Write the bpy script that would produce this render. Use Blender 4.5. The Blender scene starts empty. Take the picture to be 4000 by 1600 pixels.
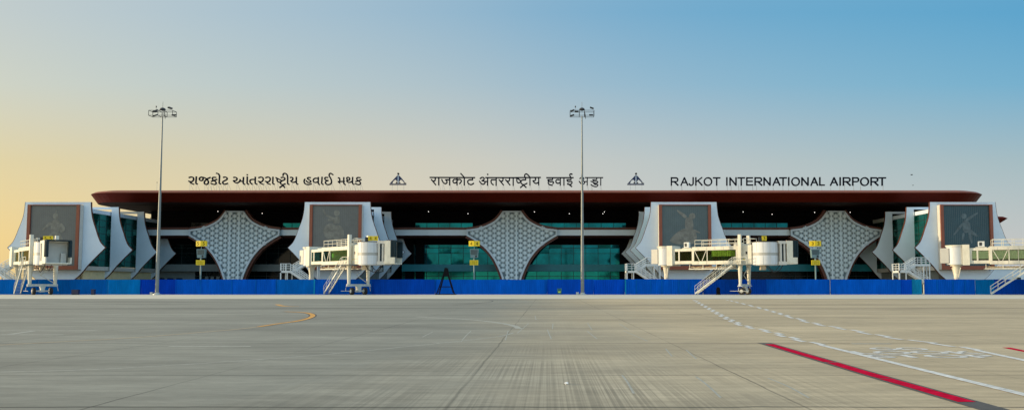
import bpy, bmesh, math, random
from mathutils import Vector, Matrix
random.seed(7)
sc = bpy.context.scene
COL = sc.collection
R = math.radians
# ------------------------------------------------------------------ camera model (used to survey the place)
F, H, PITCH, PX, PY = 3014.0, 1.31, R(3.6), 2140.0, 922.0
ct, st = math.cos(PITCH), math.sin(PITCH)
def at(px, py, Y):
    a, b = (px-PX)/F, (PY-py)/F
    d = Vector((a, ct-b*st, st+b*ct)); t = Y/d.y
    return Vector((d.x*t, Y, H+d.z*t))
def gnd(px, py, z=0.0):
    a, b = (px-PX)/F, (PY-py)/F
    d = Vector((a, ct-b*st, st+b*ct)); t = (z-H)/d.z
    return Vector((d.x*t, d.y*t, z))
cd = bpy.data.cameras.new('camera'); cam = bpy.data.objects.new('camera', cd); COL.objects.link(cam)
cam.location = (0, 0, H); cam.rotation_euler = (R(90)+PITCH, 0, 0)
cd.sensor_width = 36; cd.lens = 36*F/4000; cd.shift_x = -(PX-2000)/4000; cd.shift_y = (PY-800)/4000
cd.clip_start = .1; cd.clip_end = 6000
sc.camera = cam
# ------------------------------------------------------------------ materials
def mat(name, col, rough=.6, metal=0., var=.12, scale=1.5, bump=0., bscale=8., emis=None, estr=0., spec=.5, stretch=(1, 1, 1)):
    m = bpy.data.materials.new(name); m.use_nodes = True
    nt = m.node_tree; N = nt.nodes; L = nt.links; b = N['Principled BSDF']
    b.inputs['Roughness'].default_value = rough; b.inputs['Metallic'].default_value = metal
    b.inputs['Specular IOR Level'].default_value = spec
    b.inputs['Base Color'].default_value = (*col, 1)
    if var > 0:
        tc = N.new('ShaderNodeTexCoord'); no = N.new('ShaderNodeTexNoise'); no.inputs['Scale'].default_value = scale
        no.inputs['Detail'].default_value = 6; no.inputs['Roughness'].default_value = .65
        mq = N.new('ShaderNodeMapping'); mq.inputs['Scale'].default_value = stretch; L.new(tc.outputs['Object'], mq.inputs['Vector']); L.new(mq.outputs[0], no.inputs['Vector'])
        mr = N.new('ShaderNodeMapRange'); mr.inputs['From Min'].default_value = .3; mr.inputs['From Max'].default_value = .7
        mr.inputs['To Min'].default_value = 1-var; mr.inputs['To Max'].default_value = 1+var
        L.new(no.outputs['Fac'], mr.inputs['Value'])
        mx = N.new('ShaderNodeMix'); mx.data_type = 'RGBA'; mx.blend_type = 'MULTIPLY'; mx.inputs['Factor'].default_value = 1
        mx.inputs[6].default_value = (*col, 1); L.new(mr.outputs[0], mx.inputs[7]); L.new(mx.outputs[2], b.inputs['Base Color'])
    if bump > 0:
        tc = N.new('ShaderNodeTexCoord'); no = N.new('ShaderNodeTexNoise'); no.inputs['Scale'].default_value = bscale
        L.new(tc.outputs['Object'], no.inputs['Vector'])
        bp = N.new('ShaderNodeBump'); bp.inputs['Strength'].default_value = bump; bp.inputs['Distance'].default_value = .05
        L.new(no.outputs['Fac'], bp.inputs['Height']); L.new(bp.outputs[0], b.inputs['Normal'])
    if emis:
        b.inputs['Emission Color'].default_value = (*emis, 1); b.inputs['Emission Strength'].default_value = estr
    return m
def glass_mat(name, tint, ior=1.7):
    m = bpy.data.materials.new(name); m.use_nodes = True
    nt = m.node_tree; N = nt.nodes; L = nt.links; N.remove(N['Principled BSDF']); out = N['Material Output']
    tr = N.new('ShaderNodeBsdfTransparent'); tr.inputs[0].default_value = (*tint, 1)
    gl = N.new('ShaderNodeBsdfGlossy'); gl.inputs[0].default_value = (.8, .9, .88, 1); gl.inputs['Roughness'].default_value = .03
    fr = N.new('ShaderNodeFresnel'); fr.inputs[0].default_value = ior
    mx = N.new('ShaderNodeMixShader'); L.new(fr.outputs[0], mx.inputs[0]); L.new(tr.outputs[0], mx.inputs[1]); L.new(gl.outputs[0], mx.inputs[2])
    L.new(mx.outputs[0], out.inputs['Surface']); return m
M = {}
M['fin'] = mat('white_cladding', (.60, .69, .76), .45, var=.05, scale=.5)
M['band'] = mat('band_cladding', (.75, .86, .92), .45, var=.05, scale=.4)
M['edge'] = mat('brown_edge', (.10, .026, .009), .5, var=.15)
M['brown'] = mat('brown_cladding', (.24, .065, .03), .5, var=.12, scale=.6)
M['rimb'] = mat('rim_brown', (.12, .035, .02), .55, var=.12)
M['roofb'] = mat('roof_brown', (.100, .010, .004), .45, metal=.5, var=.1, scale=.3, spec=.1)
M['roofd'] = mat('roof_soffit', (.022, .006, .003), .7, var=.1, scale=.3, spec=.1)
M['roofw'] = mat('roof_flashing', (.6, .62, .6), .5)
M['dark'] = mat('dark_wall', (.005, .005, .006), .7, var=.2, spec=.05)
M['black'] = mat('black_rubber', (.012, .012, .014), .7, var=.2)
M['mural'] = mat('mural_panel', (.11, .12, .115), .4, var=.12, scale=.7)
M['mural_t'] = mat('mural_panel_teal_refl', (.018, .055, .07), .4, var=.15, scale=.7)  # dark teal reflection on this panel put into its colour
M['mural_b'] = mat('mural_panel_blue_refl', (.07, .105, .11), .4, var=.12, scale=.7)  # bluish reflection put into this copy of the panel colour
M['muralfig'] = mat('mural_figure', (.165, .165, .14), .5, var=.35, scale=1.5)
M['muralfig_t'] = mat('mural_figure_teal_refl', (.085, .12, .13), .5, var=.4, scale=1.5)  # figure tone follows the reflection painted into the teal panel
M['beige'] = mat('beige_render', (.80, .66, .38), .8, var=.08)
M['greyw'] = mat('grey_panel', (.16, .185, .18), .6, var=.1)
M['spandrel'] = mat('spandrel_teal', (.005, .20, .24), .45, var=.1)
M['mull'] = mat('mullion', (.008, .02, .02), .5)
M['teal'] = mat('teal_glass', (.0, .105, .125), .06, metal=.85, var=.45, scale=.3)
M['tealsd'] = mat('teal_side_glass', (.0, .17, .14), .08, metal=.8, var=.3, scale=.35)
M['dglass'] = mat('dark_glass', (.002, .008, .009), .12, var=.3, spec=.2)
M['cream'] = mat('bridge_paint', (.64, .61, .50), .5, var=.16, scale=1.6, stretch=(1, 1, .4))
M['creamd'] = mat('bridge_panel', (.54, .52, .46), .45, var=.07)
M['drum'] = mat('drum_white', (.58, .60, .61), .5, var=.10, stretch=(1, 1, .3))
M['drumband'] = mat('drum_grey_stripe', (.36, .36, .33), .5, var=.05)
M['canopy'] = mat('canopy_fabric', (.005, .022, .030), .9, var=.2, bump=.4, bscale=3)
M['steel'] = mat('galvanised_steel', (.45, .48, .48), .45, metal=.5, var=.15)
M['rim'] = mat('wheel_rim', (.5, .5, .46), .5, var=.1)
M['tray'] = mat('cable_tray', (.42, .34, .22), .6, var=.35, scale=3)
M['stairw'] = mat('stair_white', (.62, .66, .66), .5, var=.06)
M['yellow'] = mat('yellow_sign', (.75, .55, .01), .5, var=.06)
M['ink'] = mat('black_paint', (.005, .005, .006), .7, var=0, spec=.1)
M['navy'] = mat('navy_letters', (.003, .005, .013), .6, var=.1, spec=.1)
M['mast'] = mat('mast_paint', (.19, .21, .20), .45, metal=.1, var=.12)
M['lamp'] = mat('lamp_housing', (.02, .022, .024), .5)
M['led'] = mat('lit_ceiling_lamp', (.9, .9, .9), emis=(1, .97, .9), estr=3, var=0)
M['bridgeglass'] = glass_mat('tunnel_glass', (.55, .80, .74), 1.12)
M['clearglass'] = glass_mat('tunnel_glass_clear', (.80, .86, .78), 1.35)
M['midglass'] = glass_mat('tunnel_glass_mid', (.62, .74, .60), 1.2)
M['refl_cream'] = mat('cream_sky_reflection', (.88, .84, .62), .8, var=.1)  # sunset sky mirrored in the glass, put into a flat cream colour
M['refl_olive'] = mat('olive_sky_reflection', (.50, .48, .10), .8, var=.55, scale=2)  # yellow-green window reflection put into the colour
M['hvis'] = mat('hi_vis', (.75, .90, .12), .7, var=.1)
M['skin'] = mat('skin', (.30, .17, .11), .6, var=.05)
M['helmet'] = mat('helmet', (.8, .8, .78), .3, var=0)
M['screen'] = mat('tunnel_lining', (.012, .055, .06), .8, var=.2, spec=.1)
M['screen2'] = mat('guidance_screen', (.035, .075, .085), .2, var=.2)
M['ac'] = mat('ac_white', (.62, .64, .62), .5)
M['teallamp'] = mat('teal_box', (.02, .16, .16), .4, var=.2)
M['paper'] = mat('paper', (.85, .85, .82), .8)
blues = [(0, .092, .50), (0, .115, .44), (0, .062, .44), (0, .07, .50), (0, .16, .46), (0, .042, .38)]
M['blue'] = [mat('blue_sheet', c, .6, var=.20, scale=1.3, spec=.04, stretch=(1, 1, .22)) for c in blues]
M['cyan'] = mat('cyan_sheet', (.002, .22, .42), .6, var=.35, spec=.1, stretch=(1.5, 1, .2))
M['road_w'] = mat('road_white', (.60, .59, .54), .9, var=.35, scale=6, spec=.1)
M['road_wf'] = mat('road_white_worn', (.36, .35, .29), .85, var=.2, scale=6)
M['road_y'] = mat('road_yellow', (.62, .30, .05), .8, var=.18, scale=5)
M['road_yf'] = mat('road_yellow_worn', (.38, .30, .19), .8, var=.18, scale=5)
M['road_r'] = mat('road_red', (.50, .004, .035), .95, var=.38, scale=7, spec=.02)
M['road_k'] = mat('road_black', (.075, .068, .060), .85, var=.35, scale=14)
M['apron2'] = mat('far_concrete', (.56, .51, .39), .85, var=.1, scale=.12)

def ground_mat():
    m = bpy.data.materials.new('apron_concrete'); m.use_nodes = True
    nt = m.node_tree; N = nt.nodes; L = nt.links; b = N['Principled BSDF']
    b.inputs['Roughness'].default_value = .82; b.inputs['Specular IOR Level'].default_value = .3
    tc = N.new('ShaderNodeTexCoord')
    def mp(sx, sy):
        q = N.new('ShaderNodeMapping'); q.inputs['Scale'].default_value = (sx, sy, 1); L.new(tc.outputs['Object'], q.inputs['Vector']); return q.outputs[0]
    def noise(sx, sy, det=5, ro=.6, dist=0):
        n = N.new('ShaderNodeTexNoise'); n.inputs['Scale'].default_value = 1; n.inputs['Detail'].default_value = det
        n.inputs['Roughness'].default_value = ro; n.inputs['Distortion'].default_value = dist; L.new(mp(sx, sy), n.inputs['Vector']); return n.outputs['Fac']
    def math_(op, a, c=None, clamp=False):
        q = N.new('ShaderNodeMath'); q.operation = op; q.use_clamp = clamp
        for i, v in enumerate((a, c)):
            if v is None: continue
            if isinstance(v, (int, float)): q.inputs[i].default_value = v
            else: L.new(v, q.inputs[i])
        return q.outputs[0]
    def rng(v, a, c, d, e):
        q = N.new('ShaderNodeMapRange'); L.new(v, q.inputs['Value'])
        for k, x in zip(('From Min', 'From Max', 'To Min', 'To Max'), (a, c, d, e)): q.inputs[k].default_value = x
        return q.outputs[0]
    sep = N.new('ShaderNodeSeparateXYZ'); L.new(tc.outputs['Object'], sep.inputs[0]); X, Y = sep.outputs[0], sep.outputs[1]
    # pours: cool grey old slabs to the west, warmer ones to the east
    wob = math_('ADD', X, rng(noise(.12, .05), 0, 1, -5, 5))
    warm = rng(wob, -3.5, 5., 0, 1)
    mix = N.new('ShaderNodeMix'); mix.data_type = 'RGBA'; L.new(warm, mix.inputs[0])
    mix.inputs[6].default_value = (.245, .236, .188, 1); mix.inputs[7].default_value = (.455, .36, .22, 1)
    tot = rng(noise(.07, .35, 7, .7), .3, .7, .76, 1.24)              # broad streaks across
    tot = math_('MULTIPLY', tot, rng(noise(.6, 3.4, 6, .7), .28, .72, .78, 1.18))
    tot = math_('MULTIPLY', tot, rng(noise(2.6, 14, 6, .9), .3, .7, .80, 1.20))
    tot = math_('MULTIPLY', tot, rng(noise(.05, .12, 4, .6, .4), .5, .72, 1, 1.22))
    pit = rng(noise(9, 9, 3, .7), .70, .78, 1, .6); tot = math_('MULTIPLY', tot, pit)
    tot = math_('MULTIPLY', tot, rng(noise(60, 60, 3, .8), .3, .7, .93, 1.07))
    # tyre and burn marks, wide and dark, lying across
    dk = rng(noise(.03, .16, 5, .6, .6), .54, .70, 1, .68); tot = math_('MULTIPLY', tot, dk)
    for yc, hw_, dep, xs in ((43.5, 1.6, .70, .06), (52.0, .9, .86, .05), (31.5, .7, .88, .07), (71.8, .9, .80, .02)):
        yy = math_('ADD', Y, rng(noise(xs, .02, 3), 0, 1, -2.2, 2.2) if yc < 70 else 0); dd = math_('ABSOLUTE', math_('SUBTRACT', yy, yc))
        tot = math_('MULTIPLY', tot, rng(dd, 0, hw_, dep, 1))
    # broom grooves along Y
    gx = noise(27, .06, 2, .6)
    near = rng(Y, 10, 19, 1, 0.08)
    cen = rng(math_('ABSOLUTE', math_('ADD', X, -.4)), .5, 4.5, 1, .0)
    patch = rng(noise(.35, .3, 3), .38, .6, .1, 1)
    ga = math_('MULTIPLY', math_('MULTIPLY', near, cen), patch)
    gr = rng(gx, .43, .57, -.24, .24); tot = math_('MULTIPLY', tot, math_('ADD', 1, math_('MULTIPLY', gr, ga)))
    # slab joints
    def joint(c, off, per, hw, depth):
        t = math_('ADD', c, off); t = math_('ADD', t, rng(noise(.7, .7, 3), 0, 1, -.05, .05))
        fr = math_('ABSOLUTE', math_('SUBTRACT', math_('FRACT', math_('DIVIDE', t, per)), .5))
        d = math_('MULTIPLY', fr, per)                                   # distance to the joint
        ln = rng(d, hw*.6, hw*1.4, depth, 1); return ln
    wear = rng(noise(.25, .25, 3), .35, .6, .25, 1)
    jx = joint(X, 1.08+1.925, 3.85, .016, .45); jy = joint(Y, -8.42+2.93*50+1.465, 2.93, .022, .62)
    jx = math_('SUBTRACT', 1, math_('MULTIPLY', math_('SUBTRACT', 1, jx), rng(noise(.2, .1, 2), .35, .6, .15, 1)))
    jy = math_('SUBTRACT', 1, math_('MULTIPLY', math_('SUBTRACT', 1, jy), wear))
    for yc, hw_, dep in ((17.47, .055, .42), (8.40, .045, .4), (11.3, .02, .6)):
        dd = math_('ABSOLUTE', math_('SUBTRACT', math_('ADD', Y, rng(noise(.6, .1, 4), 0, 1, -.12, .12)), yc+0))
        tot = math_('MULTIPLY', tot, rng(dd, hw_*.4, hw_, dep, 1))
    tot = math_('MULTIPLY', tot, math_('MULTIPLY', jx, jy))
    mu = N.new('ShaderNodeMix'); mu.data_type = 'RGBA'; mu.blend_type = 'MULTIPLY'; mu.inputs[0].default_value = 1
    L.new(mix.outputs[2], mu.inputs[6]); L.new(tot, mu.inputs[7]); L.new(mu.outputs[2], b.inputs['Base Color'])
    bp = N.new('ShaderNodeBump'); bp.inputs['Strength'].default_value = .15; bp.inputs['Distance'].default_value = .01
    L.new(noise(40, 40, 4, .7), bp.inputs['Height']); L.new(bp.outputs[0], b.inputs['Normal'])
    return m
M['apron'] = ground_mat()
# ------------------------------------------------------------------ mesh builder
class MB:
    def __init__(s): s.v = []; s.f = []; s.mi = []; s.T = Matrix.Identity(4)
    def add(s, vs, fs, mi=0):
        n = len(s.v); s.v += [s.T @ Vector(v) for v in vs]; s.f += [tuple(i+n for i in f) for f in fs]; s.mi += [mi]*len(fs)
    def box(s, x0, x1, y0, y1, z0, z1, mi=0):
        s.add([(x0,y0,z0),(x1,y0,z0),(x1,y1,z0),(x0,y1,z0),(x0,y0,z1),(x1,y0,z1),(x1,y1,z1),(x0,y1,z1)],
              [(3,2,1,0),(4,5,6,7),(0,1,5,4),(1,2,6,5),(2,3,7,6),(3,0,4,7)], mi)
    def bar(s, p, q, w, h=None, mi=0):
        p, q = Vector(p), Vector(q); h = h or w; d = (q-p)
        if d.length < 1e-6: return
        d.normalize(); up = Vector((0,0,1)) if abs(d.z) < .95 else Vector((0,1,0))
        a = d.cross(up).normalized()*w/2; b = a.cross(d).normalized()*h/2
        s.add([p-a-b,p+a-b,p+a+b,p-a+b,q-a-b,q+a-b,q+a+b,q-a+b], [(0,1,2,3),(7,6,5,4),(0,4,5,1),(1,5,6,2),(2,6,7,3),(3,7,4,0)], mi)
    def tube(s, pts, r, n=8, mi=0):
        pts = [Vector(p) for p in pts]; rs = r if isinstance(r, (list, tuple)) else [r]*len(pts); vs = []
        for i, p in enumerate(pts):
            d = (pts[min(i+1, len(pts)-1)]-pts[max(i-1, 0)]).normalized(); up = Vector((0,0,1)) if abs(d.z) < .95 else Vector((0,1,0))
            a = d.cross(up).normalized(); b = a.cross(d)
            vs += [p+(a*math.cos(2*math.pi*k/n)+b*math.sin(2*math.pi*k/n))*rs[i] for k in range(n)]
        fs = [(i*n+k, i*n+(k+1) % n, (i+1)*n+(k+1) % n, (i+1)*n+k) for i in range(len(pts)-1) for k in range(n)]
        fs += [tuple(range(n))[::-1], tuple((len(pts)-1)*n+k for k in range(n))]; s.add(vs, fs, mi)
    def cyl(s, x, y, z0, z1, r, n=32, mi=0, r1=None):
        r1 = r if r1 is None else r1
        vs = [(x+r*math.cos(2*math.pi*k/n), y+r*math.sin(2*math.pi*k/n), z0) for k in range(n)]+[(x+r1*math.cos(2*math.pi*k/n), y+r1*math.sin(2*math.pi*k/n), z1) for k in range(n)]
        s.add(vs, [(k, (k+1) % n, n+(k+1) % n, n+k) for k in range(n)]+[tuple(range(n))[::-1], tuple(range(n, 2*n))], mi)
    def prism(s, out, y0, y1, mi=0, side=None):            # out: (x,z) outline
        n = len(out); side = mi if side is None else side
        vs = [(x, y0, z) for x, z in out]+[(x, y1, z) for x, z in out]
        s.add(vs, [tuple(range(n)), tuple(range(n, 2*n))[::-1]], mi)
        s.add(vs, [(i, n+i, n+(i+1) % n, (i+1) % n) for i in range(n)], side)
    def stroke(s, pts, w, y0, y1, mi=0):                   # pts (x,z) ribbon in the XZ plane with depth
        n = len(pts); L_, R_ = [], []
        for i in range(n):
            a = Vector(pts[max(i-1, 0)]); b = Vector(pts[min(i+1, n-1)]); d = (b-a)
            d = d.normalized() if d.length > 1e-9 else Vector((1, 0)); nn = Vector((-d.y, d.x))*w/2; p = Vector(pts[i])
            if i == 0: p = p-d*w*.3
            if i == n-1: p = p+d*w*.3
            L_.append(p+nn); R_.append(p-nn)
        for i in range(n-1):
            q = [L_[i], R_[i], R_[i+1], L_[i+1]]
            vs = [(a.x, y0, a.y) for a in q]+[(a.x, y1, a.y) for a in q]
            fs = [(0,1,2,3),(7,6,5,4),(1,5,6,2),(0,3,7,4)]
            if i == 0: fs.append((0,4,5,1))
            if i == n-2: fs.append((3,2,6,7))
            s.add(vs, fs, mi)
    def build(s, name, mats, parent=None, smooth=False, flip=False):
        me = bpy.data.meshes.new(name); me.from_pydata([tuple(v) for v in s.v], [], s.f)
        if not isinstance(mats, (list, tuple)): mats = [mats]
        for m in mats: me.materials.append(m)
        for p, i in zip(me.polygons, s.mi): p.material_index = i
        if not flip:
            bm = bmesh.new(); bm.from_mesh(me); bmesh.ops.recalc_face_normals(bm, faces=bm.faces); bm.to_mesh(me); bm.free()
        if smooth:
            for p in me.polygons: p.use_smooth = True
            me.set_sharp_from_angle(angle=R(35))
        me.update(); o = bpy.data.objects.new(name, me); COL.objects.link(o)
        if parent: o.parent = parent
        return o
def tag(o, label, cat, group=None, kind=None):
    if label: o['label'] = label
    if cat: o['category'] = cat
    if group: o['group'] = group
    if kind: o['kind'] = kind
    return o
def empty(name, loc, rz=0):
    o = bpy.data.objects.new(name, None); COL.objects.link(o); o.location = loc; o.rotation_euler = (0, 0, rz); o.empty_display_size = .5; return o
def part(name, m, parent, fn, smooth=False):
    b = MB(); fn(b); return b.build(name, m, parent, smooth)
def smooth_pts(p, k=5):
    if len(p) < 3: return p
    q = [p[0]]+list(p)+[p[-1]]; out = []
    for i in range(1, len(q)-2):
        p0, p1, p2, p3 = [Vector(a) for a in q[i-1:i+3]]
        for j in range(k):
            t = j/k; out.append(tuple(.5*((2*p1)+(-p0+p2)*t+(2*p0-5*p1+4*p2-p3)*t*t+(-p0+3*p1-3*p2+p3)*t**3)))
    return out+[tuple(p[-1])]
def text_geo(s, b, x, z, w, h, y, plane='XZ', depth=.01, mi=0):   # letters as filled mesh scaled to w x h, lower-left at x,z
    c = bpy.data.curves.new('lettering', 'FONT'); c.body = s; o = bpy.data.objects.new('lettering', c); COL.objects.link(o)
    bpy.context.view_layer.update(); me = o.to_mesh(); vs = [v.co.copy() for v in me.vertices]; fs = [tuple(p.vertices) for p in me.polygons]
    o.to_mesh_clear(); COL.objects.unlink(o); bpy.data.objects.remove(o); bpy.data.curves.remove(c)
    x0, x1 = min(v.x for v in vs), max(v.x for v in vs); y0, y1 = min(v.y for v in vs), max(v.y for v in vs)
    q = [((v.x-x0)/(x1-x0)*w+x, (v.y-y0)/(y1-y0)*h+z) for v in vs]
    b.add([(a, y, c) if plane == 'XZ' else (a, c, y) for a, c in q], fs, mi)
# ------------------------------------------------------------------ world and sun
SUN_EL, SUN_AZ = 9.0, 0.5        # degrees; azimuth: from -X, turned towards +Y
def lin(c): return tuple((v/255/12.92 if v <= 10 else ((v/255+.055)/1.055)**2.4) for v in c)
def less(c, n): return tuple(max(.01, a-.2*b_) for a, b_ in zip(lin(c), lin(n)))     # leave room for the 20% physical sky
SKY_TOP = [(0, less((228,214,178), (160,170,165))), (.213, less((195,205,204), (146,161,161))), (.48, less((139,179,205), (108,126,134))), (.76, less((94,164,204), (120,140,147))), (1, less((80,148,200), (130,150,150)))]
SKY_HI = [(0, less((244,220,160), (200,190,150))), (.213, less((207,211,197), (160,172,160))), (.48, less((165,190,203), (120,136,136))), (.76, less((120,176,205), (134,150,146))), (1, less((105,160,198), (140,155,145)))]
SKY_MID = [(0, less((255,224,138), (220,200,140))), (.213, less((225,211,167), (176,179,151))), (.48, less((200,202,194), (134,146,133))), (.76, less((166,188,194), (148,159,140))), (1, less((150,175,190), (150,160,140)))]
SKY_LOW = [(0, less((255,212,110), (230,200,120))), (.213, less((241,213,150), (185,172,122))), (.48, less((213,206,192), (140,146,125))), (.76, less((193,198,198), (155,155,130))), (1, less((185,190,195), (155,155,130)))]
SKY_ZEN = [(0, lin((190,192,190))), (.5, lin((165,178,190))), (1, lin((140,165,190)))]
BACK, ZGAIN = 1.7, 1.35  # unseen sky behind the camera and overhead brightened as added fill
w = bpy.data.worlds.new('World'); sc.world = w; w.use_nodes = True
nt = w.node_tree; bg = nt.nodes['Background']
sky = nt.nodes.new('ShaderNodeTexSky'); sky.sky_type = 'NISHITA'; sky.sun_disc = False
sky.sun_elevation = R(SUN_EL); sky.sun_rotation = R(-90+SUN_AZ); sky.air_density = 1.3; sky.dust_density = 2.2; sky.ozone_density = 1.2; sky.altitude = 100
# the physical sky mixed with a broad clear-evening gradient: warm towards the low sun, blue away from it, paler low down
def srgb(c): return tuple((v/255/12.92 if v <= 10 else ((v/255+.055)/1.055)**2.4) for v in c)
N = nt.nodes; L = nt.links
tcw = N.new('ShaderNodeTexCoord'); spw = N.new('ShaderNodeSeparateXYZ'); L.new(tcw.outputs['Generated'], spw.inputs[0])
def ramp(val, stops, gain=1.0):
    r = N.new('ShaderNodeValToRGB'); L.new(val, r.inputs[0]); el = r.color_ramp.elements; r.color_ramp.interpolation = 'CARDINAL' if len(stops) > 3 else 'LINEAR'
    while len(el) < len(stops): el.new(.5)
    for q, (p, c) in zip(el, stops): q.position = p; q.color = (*[v*gain for v in c], 1)
    return r.outputs[0]
def mth(op, a, c=None, d=None):
    q = N.new('ShaderNodeMath'); q.operation = op
    for i, v in enumerate((a, c, d)):
        if v is None: continue
        if isinstance(v, (int, float)): q.inputs[i].default_value = v
        else: L.new(v, q.inputs[i])
    return q.outputs[0]
def mixc(f, a, c):
    q = N.new('ShaderNodeMix'); q.data_type = 'RGBA'; L.new(f, q.inputs[0]); L.new(a, q.inputs[6]); L.new(c, q.inputs[7]); return q.outputs[2]
def mrg(v, a, c, d, e2, smooth=False):
    q = N.new('ShaderNodeMapRange'); q.interpolation_type = 'SMOOTHSTEP' if smooth else 'LINEAR'; L.new(v, q.inputs[0])
    for i, x in enumerate((a, c, d, e2)): q.inputs[i+1].default_value = x
    return q.outputs[0]
sx = mth('MULTIPLY_ADD', spw.outputs[0], .5, .5)
his = ramp(sx, SKY_HI); hor = ramp(sx, SKY_LOW); mid = ramp(sx, SKY_MID); top = ramp(sx, SKY_TOP); zen = ramp(sx, SKY_ZEN)
yz = mth('SQRT', mth('ADD', mth('MULTIPLY', spw.outputs[1], spw.outputs[1]), mth('MULTIPLY', spw.outputs[2], spw.outputs[2])))
el_ = mth('DIVIDE', spw.outputs[2], mth('MAXIMUM', yz, .05))
c1 = mixc(mrg(el_, .06, .158, 0, 1), hor, mid); c1b = mixc(mrg(el_, .158, .254, 0, 1), c1, his); c2 = mixc(mrg(el_, .254, .338, 0, 1), c1b, top); c3 = mixc(mrg(el_, .337, .85, 0, 1), c2, zen)
back = mrg(spw.outputs[1], -.35, .25, BACK, 1.0, True); up = mrg(el_, .36, .8, 1.0, ZGAIN, True)
vm = N.new('ShaderNodeVectorMath'); vm.operation = 'SCALE'; L.new(c3, vm.inputs[0]); L.new(mth('MULTIPLY', back, up), vm.inputs[3])
sm = N.new('ShaderNodeVectorMath'); sm.operation = 'SCALE'; L.new(sky.outputs[0], sm.inputs[0]); sm.inputs[3].default_value = .12*.2
ad = N.new('ShaderNodeVectorMath'); ad.operation = 'ADD'; L.new(vm.outputs[0], ad.inputs[0]); L.new(sm.outputs[0], ad.inputs[1])
fin_ = N.new('ShaderNodeVectorMath'); fin_.operation = 'SCALE'; L.new(ad.outputs[0], fin_.inputs[0]); fin_.inputs[3].default_value = 10
L.new(fin_.outputs[0], bg.inputs[0]); bg.inputs[1].default_value = .1
sd = bpy.data.lights.new('sun', 'SUN'); sd.energy = 4.6; sd.angle = R(.6); sd.color = (1, .78, .48)
so = bpy.data.objects.new('sun', sd); COL.objects.link(so)
dirn = Vector((-math.cos(R(SUN_EL))*math.cos(R(SUN_AZ)), math.cos(R(SUN_EL))*math.sin(R(SUN_AZ)), math.sin(R(SUN_EL))))
so.rotation_euler = dirn.to_track_quat('Z', 'Y').to_euler()
sc.view_settings.view_transform = 'Standard'; sc.view_settings.look = 'None'; sc.view_settings.gamma = 1; sc.view_settings.exposure = 0
# ------------------------------------------------------------------ ground
b = MB(); b.add([(-900, -200, 0), (900, -200, 0), (900, 2500, 0), (-900, 2500, 0)], [(0, 1, 2, 3)])
tag(b.build('ground', M['apron'], flip=True), 'grey brown jointed concrete apron in front of the terminal', 'ground', kind='structure')
b = MB(); b.add([(-130, 73, .004), (130, 73, .004), (130, 112, .004), (-130, 112, .004)], [(0, 1, 2, 3)])
tag(b.build('road', M['apron2'], flip=True), 'pale smooth concrete service strip running along the blue hoarding', 'road', kind='structure')
# painted markings: surveyed ground polylines
def ribbon(b, pts, wd, z, k=4, sm=True, mi=0):
    if sm: pts = smooth_pts([tuple(p) for p in pts], k)
    pts = [Vector(p) for p in pts]; n = len(pts); vs = []
    for i in range(n):
        d = (pts[min(i+1, n-1)]-pts[max(i-1, 0)]).normalized(); nn = Vector((-d.y, d.x))
        ww = wd[0]+(wd[1]-wd[0])*i/(n-1) if isinstance(wd, tuple) else wd
        vs += [(pts[i].x+nn.x*ww/2, pts[i].y+nn.y*ww/2, z), (pts[i].x-nn.x*ww/2, pts[i].y-nn.y*ww/2, z)]
    b.add(vs, [(2*i, 2*i+1, 2*i+3, 2*i+2) for i in range(n-1)], mi)
def g2(l): return [gnd(*p).to_2d() for p in l]
def marking(name, m, label, fn):
    b = MB(); fn(b); o = b.build(name, m, None, flip=True)
    for p in o.data.polygons:
        if p.normal.z < 0: p.flip()
    return tag(o, label, 'ground marking', kind='structure')
def fn(b):
    ribbon(b, [(4.90, 17.2), (4.835, 15.1), (4.79, 13.25)], .19, .006); ribbon(b, [(4.80, 13.15), (4.755, 12.), (4.74, 10.95)], .20, .006); ribbon(b, [(4.725, 10.9), (4.715, 9.8), (4.70, 8.75)], .20, .006)
marking('red_stripe', M['road_r'], 'thick red stripe edged in black running towards the camera', fn)
def fn(b):
    ribbon(b, [(4.90, 17.6), (4.78, 13.), (4.72, 10.5), (4.70, 8.5), (4.70, 6)], .32, .003)
marking('stripe_edging', M['road_k'], 'black edging painted under the thick red stripe', fn)
def fn(b): ribbon(b, [(9.62, 16.3), (9.4, 15), (9.2, 12), (9.1, 8)], .16, .004)
marking('red_stripe', M['road_r'], 'short piece of red stripe at the frame edge beyond the painted words', fn)
A = g2([(4000, 1540), (3600, 1443), (3200, 1345), (3100, 1322), (3000, 1293), (2880, 1262), (2770, 1205), (2710, 1170)])
Bl = g2([(4000, 1406), (3720, 1350), (3500, 1321), (3300, 1284), (3150, 1255), (2980, 1205), (2840, 1170)])
def zip_(b, P, solid, wd, step):
    P = [Vector(p) for p in smooth_pts([tuple(p) for p in P], 12)]
    i0 = next(i for i, p in enumerate(P) if p.y > solid); ribbon(b, [tuple(P[0]-(P[1]-P[0])*6)]+[tuple(p) for p in P[:i0+1]], wd, .006, sm=False)
    acc = 0; k = 0; s = i0
    for i in range(i0, len(P)-1):
        acc += (P[i+1]-P[i]).length
        if acc > step*(.7+P[i].y/45) or i == len(P)-2:
            d = (P[i+1]-P[s]).normalized(); nn = Vector((-d.y, d.x))*wd*.5*(1 if k % 2 else -1)
            ribbon(b, [tuple(P[s]+nn), tuple(P[i+1]+nn)], wd, .006+.0015*(k % 2), sm=False); acc = 0; k += 1; s = i+1
marking('road_line', M['road_w'], 'white road edge line, solid near the red stripe then alternating dashes', lambda b: zip_(b, A, 17, .15, .7))
marking('road_line', M['road_w'], 'white road edge line passing the far side of the painted words', lambda b: zip_(b, Bl, 15.6, .15, .8))
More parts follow.
